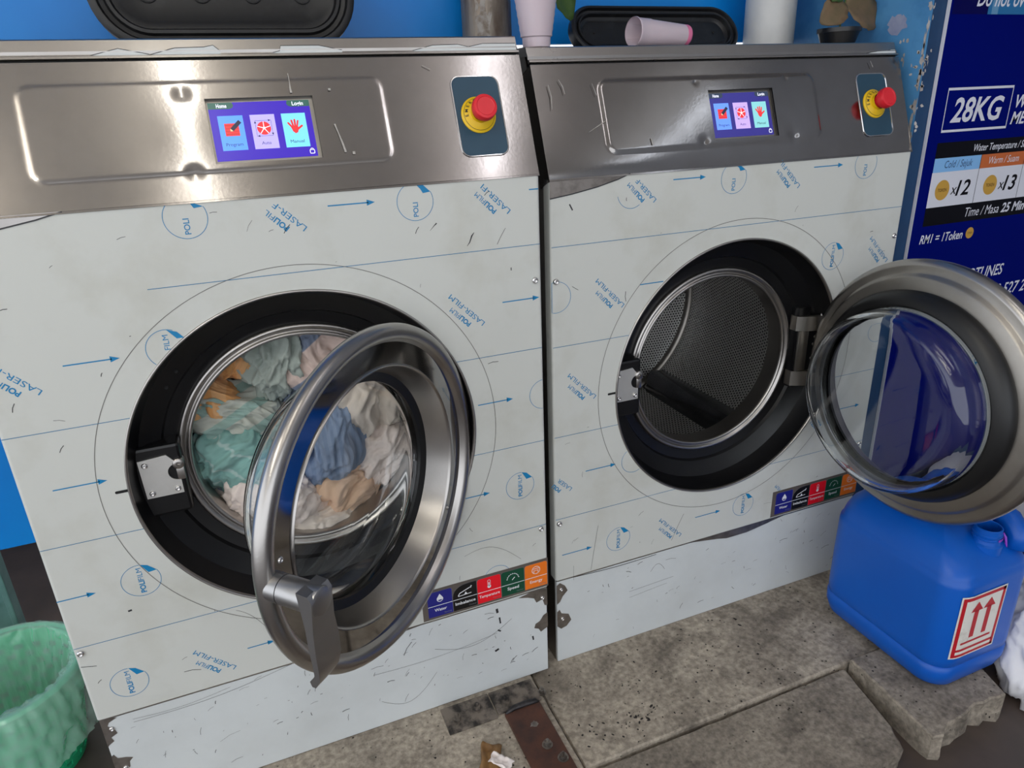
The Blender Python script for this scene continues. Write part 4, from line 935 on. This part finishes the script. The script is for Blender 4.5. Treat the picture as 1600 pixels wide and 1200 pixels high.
b = MB(); b.tube([(0.085, -.16, .355), (0.092, -.155, .385), (.096, -.125, .412), (.098, -.06, .425), (.098, .02, .428), (.096, .06, .42), (.09, .08, .39)], [.026, .028, .028, .026, .024, .022, .02], 14); b.build('handle', m_can, can, smooth=True)
# pink drip of detergent at the neck
b = MB(); b.tube([(.040, -.150, .405), (.042, -.156, .395), (.043, -.160, .38), (.0435, -.163, .372)], [.002, .003, .0025, .0012], 8); b.lathe([(.0326, .0), (.0332, .003), (.0326, .006)], 20, 0, T(0.018, -0.128, 0.391), radians(-100), radians(0)); b.build('detergent_drip', mat('drip_pink', srgb(150, 70, 200), .3), can, smooth=True)
# hazard label with two up arrows wraps the front face
m_lab_w = mat('label_white', srgb(228, 224, 216), .5, 0, srgb(190, 182, 172), 30, 5, .55, .75); m_lab_r = mat('label_red', srgb(186, 18, 34), .5)
def can_front(u, z):   # u along the front face perimeter from its centre
    hw = hx - cr; e = .0012
    if abs(u) <= hw: return (u, -hy - e, z)
    a = (abs(u) - hw) / cr; sgn = 1 if u > 0 else -1
    return (sgn * (hw + (cr + e) * sin(a)), -hy + cr - (cr + e) * cos(a), z)
def wrap(b, u0, u1, z0, z1, mt, off=0.0, n=10):
    vs = []; fs = []
    for i in range(n + 1):
        for z in (z0, z1):
            x, y, zz = can_front(u0 + (u1 - u0) * i / n, z); vs.append((x, y - off, zz))
    fs = [(2 * i, 2 * i + 2, 2 * i + 3, 2 * i + 1) for i in range(n)]; b.add(vs, fs, mt)
lu0, lu1, lz0, lz1 = -.108, .036, .108, .290
b = MB(); wrap(b, lu0, lu1, lz0, lz1, 0)
o1 = .0004
for a0, a1, z0, z1 in ((lu0 + .004, lu1 - .004, lz1 - .013, lz1 - .004), (lu0 + .004, lu1 - .004, lz0 + .004, lz0 + .011), (lu0 + .004, lu0 + .013, lz0 + .004, lz1 - .004), (lu1 - .013, lu1 - .004, lz0 + .004, lz1 - .004), (lu0 + .022, lu1 - .022, lz0 + .040, lz0 + .046), (lu0 + .010, lu1 - .010, lz0 + .020, lz0 + .027)): wrap(b, a0, a1, z0, z1, 1, o1)
for c in (-.056, -.014):
    wrap(b, c - .0075, c + .0075, lz0 + .056, lz0 + .135, 1, o1, 4)
    vs = [can_front(c - .020, lz0 + .133), can_front(c + .020, lz0 + .133), can_front(c, lz0 + .160)]; b.add([(x, y - o1, z) for x, y, z in vs], [(0, 1, 2)], 1)
b.build('handling_label', [m_lab_w, m_lab_r], can)

# ------------------------------------------------------------------ white plastic bag and tub at the right
m_bag = bpy.data.materials.new('white_bag'); m_bag.use_nodes = True
_b = m_bag.node_tree.nodes['Principled BSDF']; _b.inputs['Base Color'].default_value = srgb(226, 226, 230); _b.inputs['Roughness'].default_value = .35; _b.inputs['Subsurface Weight'].default_value = .0
def bag(name, c, rad, seed, m, label, amp=.03, freq=9):
    bm = bmesh.new(); bmesh.ops.create_icosphere(bm, subdivisions=6, radius=1.0); so = Vector((seed, seed * 2, seed * 3))
    for v in bm.verts:
        p = v.co.normalized(); q = Vector((p.x * rad[0], p.y * rad[1], p.z * rad[2]))
        if q.z < -rad[2] * .72: q.z = -rad[2] * .72 + (q.z + rad[2] * .72) * .1
        a = Vector((q.x, q.y, q.z * .30)) * freq + so + noise.noise_vector(q * 6 + so) * .9; h = 0; g = amp
        for k in range(4): h += g * (.4 - abs(noise.noise(a)) * 1.8); a = a * 1.9 + so; g *= .6
        sag = max(0.0, min(1.0, (rad[2] * .3 - q.z) / rad[2])); q = q + p * h; q.x -= .10 * sag; q.y -= .02 * sag
        q.z = max(q.z, -rad[2] * .78); v.co = q
    me = bpy.data.meshes.new(name); bm.to_mesh(me); bm.free(); me.materials.append(m); me.polygons.foreach_set('use_smooth', [True] * len(me.polygons))
    o = bpy.data.objects.new(name, me); COL.objects.link(o); o.location = c; return tag(o, label, 'bag')
bag('plastic_bag', (1.268, -0.515, 0.115), (.155, .15, .25), 3.3, m_bag, 'white crumpled plastic bag on the floor right of the blue canister', .030, 11)
m_tub = mat('white_tub', srgb(206, 206, 208), .4)
b = MB(); b.lathe([(.0001, 0), (.135, 0), (.142, .02), (.153, .30), (.163, .305), (.163, .33), (.150, .335), (.0001, .335)], 48, 0); b.box(-.06, -.02, -.158, -.146, .20, .27, 1)
tub = b.build('plastic_tub', [m_tub, mat('tub_print', srgb(52, 34, 120), .5)], None, angle=40); tub.location = (1.43, -0.130, FLOOR_Z); tag(tub, 'white plastic tub with a purple mark behind the blue canister', 'tub')

# ------------------------------------------------------------------ basket with liner at lower left
m_basket = mat('basket_green', srgb(40, 190, 132), .4, 0, srgb(30, 172, 118), 5, 3)
BX, BY = -1.262, 0.335; BH = 0.27
bk = empty('laundry_basket', (BX, BY, FLOOR_Z)); tag(bk, 'green perforated plastic basket lined with a clear bag, lower left', 'basket')
NA, NZ = 96, 36; vs = []; fs = []
rad_b = lambda h: 0.122 + 0.046 * (h / BH) ** .9
for j in range(NZ + 1):
    h = BH * j / NZ
    for i in range(NA): a = 2 * pi * i / NA; vs.append((rad_b(h) * cos(a), rad_b(h) * sin(a), h))
for j in range(NZ):
    for i in range(NA):
        jj = j - 2
        hole = 0 <= jj < 30 and (jj % 3 in (0, 1)) and ((i + 2 * (jj // 3 % 2)) % 4 in (1, 2))
        if hole: continue
        k = (i + 1) % NA; fs.append((j * NA + i, j * NA + k, (j + 1) * NA + k, (j + 1) * NA + i))
b = MB(); b.add(vs, fs); b.lathe([(.0001, .002), (.122, .002)], NA); bo = b.build('basket_body', m_basket, bk); md = bo.modifiers.new('thick', 'SOLIDIFY'); md.thickness = .004
b = MB(); b.lathe([(rad_b(BH) - .002, BH - .006), (rad_b(BH) + .010, BH - .004), (rad_b(BH) + .012, BH + .004), (rad_b(BH) + .004, BH + .009), (rad_b(BH) - .003, BH + .005)], 96); b.build('basket_rim', m_basket, bk, smooth=True)
def liner_mat():
    m = bpy.data.materials.new('clear_liner'); m.use_nodes = True; nt = m.node_tree; N = nt.nodes.new; L = nt.links.new; out = nt.nodes['Material Output']; pb = nt.nodes['Principled BSDF']
    pb.inputs['Base Color'].default_value = srgb(200, 242, 226); pb.inputs['Roughness'].default_value = .15; pb.inputs['Specular IOR Level'].default_value = .8; tr = N('ShaderNodeBsdfTransparent'); mx = N('ShaderNodeMixShader'); mx.inputs[0].default_value = .36
    L(tr.outputs[0], mx.inputs[1]); L(pb.outputs[0], mx.inputs[2]); L(mx.outputs[0], out.inputs[0]); return m
b = MB(); prof = [(.02, .03), (.08, .028), (.112, .04), (.124, .08), (.136, .14), (.148, .20), (.156, .24), (.162, BH + .010), (.172, BH + .014), (.184, BH + .004), (.187, BH - .03), (.184, BH - .08), (.180, BH - .13), (.176, BH - .17)]
# refine the profile, then crumple
pf = []
for i in range(len(prof) - 1):
    for k in range(5): u = k / 5; pf.append((prof[i][0] * (1 - u) + prof[i + 1][0] * u, prof[i][1] * (1 - u) + prof[i + 1][1] * u))
pf.append(prof[-1]); NB = 180; vs = []; fs = []
for j, (r, h) in enumerate(pf):
    tt = j / (len(pf) - 1)
    for i in range(NB):
        a = 2 * pi * i / NB; q = Vector((cos(a) * 2.2, sin(a) * 2.2, h * 6))
        wv = (0.5 - abs(noise.noise(Vector((cos(a) * 5, sin(a) * 5, h * 5 + 3 * noise.noise(q * 1.3)))))) * .020 + (.4 - abs(noise.noise(Vector((cos(a) * 11, sin(a) * 11, h * 16 + 2))))) * .012
        sgn = 1 if tt > .62 else -1
        rr = r + sgn * max(0, wv) * (1.0 if tt < .55 or tt > .72 else .35)
        hh = h + (.03 * noise.noise(Vector((cos(a) * 1.5, sin(a) * 1.5, 7))) if tt > .9 else 0)
        vs.append((rr * cos(a), rr * sin(a), hh))
for j in range(len(pf) - 1):
    for i in range(NB): k = (i + 1) % NB; fs.append((j * NB + i, j * NB + k, (j + 1) * NB + k, (j + 1) * NB + i))
b.add(vs, fs); ln = b.build('bin_liner', liner_mat(), None, smooth=True); ln.location = (BX, BY, FLOOR_Z); tag(ln, 'clear crinkled plastic bag draped over the green basket rim', 'plastic bag')

# ------------------------------------------------------------------ price sign on the right wall
m_sb = mat('sign_blue', srgb(1, 13, 104), .35, 0, srgb(0, 10, 98), 1.5, 2, spec=.02); m_navy = mat('sign_navy', srgb(0, 0, 74), .35, spec=.08); m_cyan = mat('sign_cyan', srgb(18, 104, 158), .4); m_cyan2 = mat('sign_pale', srgb(92, 142, 180), .4)
m_sblack = mat('sign_black', srgb(10, 10, 18), .4, spec=.1); m_sky = mat('sign_sky', srgb(128, 182, 232), .4); m_sor = mat('sign_orange', srgb(192, 98, 44), .4); m_swh = mat('sign_white', srgb(214, 216, 226), .4); m_gold = mat('token_gold', srgb(196, 152, 60), .4); m_gold2 = mat('token_gold_dark', srgb(110, 80, 26), .5)
sg = empty('price_sign', (0, 0, 0)); tag(sg, 'dark blue wash price sign on the wall right of the machines', 'sign')
SY = 0.052
b = MB(); b.box(1.118, 2.1, SY, 0.0612, 0.22, 2.3, 0); b.box(1.1170, 1.118, SY - .0005, .0612, .22, 2.3, 1); b.build('board', [m_sb, m_swh], sg)
MSG = MFRONT(SY - .0004)
def rect(x0, x1, z0, z1): return [(x0, z0), (x1, z0), (x1, z1), (x0, z1)]
b = MB(MSG); b.poly(rect(1.126, 2.1, 1.546, 2.29), 0); U = T(0, 0, .0003)
b.poly(rect(1.249, 1.60, 1.546, 1.66), 1, U); b.poly(rect(1.262, 1.285, 1.546, 1.66), 2, T(0, 0, .0005)); b.text('Do not over', .050, 1.206, 1.564, 3, T(0, 0, .0008), shear=.25, bold=.015, width=.205); b.build('top_banner', [m_navy, m_cyan, m_cyan2, m_swh], sg)
b = MB(MSG); b.strip(rect(1.163, 1.404, 1.276, 1.377), .0065, 0, None, True); b.text('28KG', .082, 1.187, 1.298, 0, None, shear=.22, bold=.022, width=.190); b.build('capacity_box', m_swh, sg)
for tx, x, z in (('W', 1.424, 1.325), ('ME', 1.418, 1.283)): b = MB(MSG); b.text(tx, .044, x, z, 0, None, shear=.25, bold=.02); b.build('text_line', m_swh, sg)
b = MB(MSG)
b.poly(rect(1.157, 1.70, 1.209, 1.248), 0); b.poly(rect(1.158, 1.333, 1.173, 1.209), 1); b.poly(rect(1.334, 1.509, 1.173, 1.209), 2); b.poly(rect(1.157, 1.70, 1.082, 1.173), 3); b.poly(rect(1.509, 1.70, 1.173, 1.209), 2); b.poly(rect(1.156, 1.70, 1.033, 1.082), 0)
for x in (1.3335, 1.509): b.strip([(x, 1.082), (x, 1.209)], .0015, 0, U)
b.text('Water Temperature / Su', .026, 1.297, 1.220, 3, U, shear=.22, bold=.008, width=.205); b.text('Cold / Sejuk', .027, 1.198, 1.183, 4, U, shear=.22, width=.104); b.text('Warm / Suam', .027, 1.366, 1.183, 3, U, shear=.22, width=.120)
b.text('x', .040, 1.238, 1.112, 0, U, shear=.2); b.text('12', .056, 1.258, 1.108, 0, U, shear=.22, bold=.02, width=.052); b.text('x', .040, 1.424, 1.112, 0, U, shear=.2); b.text('13', .056, 1.444, 1.108, 0, U, shear=.22, bold=.02, width=.052)
b.text('Time / Masa', .036, 1.312, 1.046, 3, U, shear=.22, width=.135); b.text('25 Min', .036, 1.457, 1.046, 3, U, shear=.22, bold=.025, width=.097)
b.build('price_table', [m_sblack, m_sky, m_sor, m_swh, mat('sign_ink', srgb(40, 70, 120), .5)], sg)
for x, z, r in ((1.205, 1.126, .0265), (1.390, 1.126, .0265), (1.347, .9985, .0155)):
    b = MB(MSG @ T(x, z, .0004)); b.poly(arc(0, 0, r, 0, 2 * pi, 36)[:-1], 0); b.text('TOKEN', r * .46, 0, -r * .15, 1, U, bold=.015, align='C', width=r * 1.25); b.build('token_mark', [m_gold, m_gold2], sg)
for tx, sz, x, z, bd, wd in (('RM1 = 1Token', .034, 1.155, .986, .014, .165), ('HOTLINES', .046, 1.345, .860, .012, .180), ('0 527 2', .050, 1.512, .795, .012, .130)):
    b = MB(MSG); b.text(tx, sz, x, z, 0, None, shear=.22, bold=bd, width=wd); b.build('text_line', m_swh, sg)

# ------------------------------------------------------------------ things standing on the machine tops
ZT = 1.5086
def oval_lid(c, half, r, label, tilt, seed, ry=0.0):
    """black oval tray, upright: dished face towards the room"""
    t = empty('oval_lid', c); t.rotation_euler = (tilt, ry, 0); tag(t, label, 'lid', 'black oval lids on the machine tops')
    def ring(rr, y):
        return [(sx * half + rr * cos(a), y, r + rr * sin(a)) for sx, a0 in ((1, -pi / 2), (-1, pi / 2)) for a in [a0 + pi * i / 20 for i in range(21)]]
    kk = r / .105; prof = [(r * .98, .030)] + [(r - a_ * kk, y_) for a_, y_ in ((0, .024), (0, .004), (.006, .0), (.014, .0), (.018, .008), (.026, .010), (.030, .004), (.036, .004), (.040, .013), (.052, .015), (.056, .018))] + [(.004, .018)]
    vs = []; fs = []; N = 42
    for rr, y in prof: vs += ring(max(rr, .003), y)
    for k in range(len(prof) - 1):
        for i in range(N): j = (i + 1) % N; fs.append((k * N + i, k * N + j, (k + 1) * N + j, (k + 1) * N + i))
    fs.append(tuple((len(prof) - 1) * N + i for i in range(N))); fs.append(tuple(range(N)))
    b = MB(); b.add(vs, fs); b.build('tray_body', BLACK_LID, t, angle=40)
    for k, q in enumerate((-1, -.33, .33, 1)):
        b = MB(); b.tube([(q * half + (r - .07) * .5 * cos(a), .0165, r + (r - .07) * .5 * sin(a)) for a in [2 * pi * i / 28 for i in range(28)]], .0012, 5, 0, None, True); b.build('moulded_ring', BLACK_LID, t, smooth=True)
    return t
oval_lid((-0.505, 0.34, ZT), 0.145, 0.105, 'large black oval plastic lid on the left machine top', radians(-8), 1)
oval_lid((0.515, 0.35, ZT - .017), 0.178, 0.066, 'flat black oval lid behind the fallen cup on the right machine', radians(-32), 2, radians(0.0))
# stained metal pipe behind the gap
m_pipe = mat('stained_pipe', srgb(150, 140, 128), .42, .55, srgb(92, 74, 62), 9, 9, .38, .66, bump=.2, bscale=80, stretch=(3, 3, .7))
b = MB(); b.lathe([(.060, 0), (.060, 1.33)], 40); 
m_lime = mat('limescale', srgb(170, 164, 158), .8, 0, srgb(128, 116, 104), 50, 5, .4, .6)
pipe = b.build('metal_pipe', m_pipe, None, smooth=True); pipe.location = (0.083, 0.474, ZT + .002); tag(pipe, 'stained metal pipe rising behind the gap between the machines', 'pipe')
b = MB(); pts = blob2(0, .09, .55, .10, 24, .22, 6)
vs = []
for a, z in pts:
    an = radians(-118) + a * .62; vs.append((.0606 * cos(an), .0606 * sin(an), max(z, -.005)))
vs.append((.0606 * cos(radians(-118)), .0606 * sin(radians(-118)), .09)); b.add(vs, [(i, (i + 1) % 24, 24) for i in range(24)]); b.build('lime_stain', m_lime, pipe, smooth=True)
# frosted cup with seedling
m_cup = bpy.data.materials.new('frosted_plastic'); m_cup.use_nodes = True
_b = m_cup.node_tree.nodes['Principled BSDF']; _b.inputs['Base Color'].default_value = srgb(220, 204, 212); _b.inputs['Roughness'].default_value = .45; _b.inputs['Transmission Weight'].default_value = .15; _b.inputs['Subsurface Weight'].default_value = .25; _b.inputs['Subsurface Radius'].default_value = (.02, .015, .015)
m_green = mat('leaf_green', srgb(70, 96, 38), .5, 0, srgb(48, 76, 26), 30, 4); m_brown = mat('leaf_brown', srgb(116, 92, 66), .6, 0, srgb(88, 78, 50), 25, 5)
def leaf(b, P, dirv, up, L, W, mt=0, curl=.2):
    d = Vector(dirv).normalized(); u = Vector(up); u = (u - d * u.dot(d)).normalized(); s = d.cross(u); n = 9; vs = []; fs = []
    for i in range(n + 1):
        tt = i / n; wd = W * sin(pi * min(1, tt * .93 + .05)) ** .7; c = Vector(P) + d * (L * tt) - u * (curl * L * tt * tt)
        for k in (-1, -.5, 0, .5, 1): vs.append(tuple(c + s * (wd * k) + u * (abs(k) * wd * .25 + .003 * sin(tt * 25) * abs(k))))
    for i in range(n):
        for k in range(4): a = i * 5 + k; fs.append((a, a + 1, a + 6, a + 5))
    b.add(vs, fs, mt)
cup = empty('plant_cup', (0.077, 0.17, ZT - .0160)); tag(cup, 'frosted pink plastic cup with a green leaf between the machine tops', 'plant cup')
b = MB(); pr = []
for i in range(25):
    tt = i / 24; pr.append((.029 + .024 * tt + (.0008 if i % 2 else 0), .0 + .16 * tt))
b.lathe([(.0001, .0)] + [(.0285, 0), (.0295, .018), (.0312, .019)] + pr[3:] + [(p[0] - .0025, p[1]) for p in pr[:3:-1]] + [(.0001, .015)], 48); b.build('cup_wall', m_cup, cup, angle=40)
b = MB(); b.lathe([(.0001, .130), (.0445, .130)], 32); b.build('soil', mat('soil', srgb(46, 34, 26), .9), cup)
b = MB(); leaf(b, (.045, .03, .165), (.42, .2, -.85), (.3, -.9, .3), .125, .038, 0, -.1); lf = b.build('leaf', m_green, cup, smooth=True); md = lf.modifiers.new('t', 'SOLIDIFY'); md.thickness = .0008
# fallen cup
fc = empty('fallen_cup', (0.400, 0.20, ZT - .017)); tag(fc, 'translucent pink plastic cup lying on its side on the right machine', 'cup')
fc.rotation_euler = (0, 0, radians(6))
MFC = T(-.078, 0, .0312) @ RY(pi / 2 + .045)
b = MB(MFC); b.lathe([(.0305, 0), (.0312, .003), (.0292, .007), (.0285, .042), (.0275, .043), (.0222, .148), (.021, .152), (.0001, .152)], 40); b.lathe([(.0295, .003), (.026, .043), (.0205, .146), (.0001, .147)], 40); b.build('cup_wall', m_cup, fc, angle=40)
b = MB(MFC); b.lathe([(.0226, .140), (.0225, .150), (.0215, .1528), (.0185, .1530)], 40); b.build('pink_residue', mat('residue', srgb(226, 120, 160), .4), fc, smooth=True)
# white plastic pipe
m_pvc = mat('pvc_white', srgb(206, 206, 204), .4, 0, srgb(176, 178, 178), 4, 5, .45, .75)
b = MB(); b.lathe([(.067, 0), (.067, 1.34)], 48); pv = b.build('pvc_pipe', m_pvc, None, smooth=True); pv.location = (0.893, 0.42, ZT - .0165); tag(pv, 'wide white plastic pipe rising from the right machine top', 'pipe')
# seedling in a black pot
sd = empty('potted_seedling', (0.955, 0.23, ZT - .0165)); tag(sd, 'small black pot with drooping brown-green leaves on the right machine', 'potted plant')
b = MB(); b.lathe([(.0001, 0), (.040, 0), (.050, .030), (.053, .030), (.053, .040), (.049, .040), (.047, .03), (.0001, .03)], 32); b.build('pot', BLACK, sd, angle=40)
b = MB(); b.tube([(0, 0, .03), (.002, 0, .05), (.005, -.004, .085), (.004, -.004, .12)], .0022, 8); b.build('stem', m_green, sd, smooth=True)
for P, dv, up, L, W, mt in (((.004, -.006, .098), (.92, -.2, -.30), (.1, -.95, .3), .125, .050, m_brown), ((.000, -.006, .098), (-.85, -.2, -.50), (-.1, -.95, .3), .080, .036, m_brown), ((.004, 0, .11), (-.75, .1, .4), (0, -.9, .4), .08, .036, m_green), ((.006, 0, .11), (.5, .1, .7), (0, -.9, .4), .10, .04, m_brown)):
    b = MB(); leaf(b, P, dv, up, L, W, 0, .25); lf = b.build('leaf', mt, sd, smooth=True); md = lf.modifiers.new('t', 'SOLIDIFY'); md.thickness = .0008
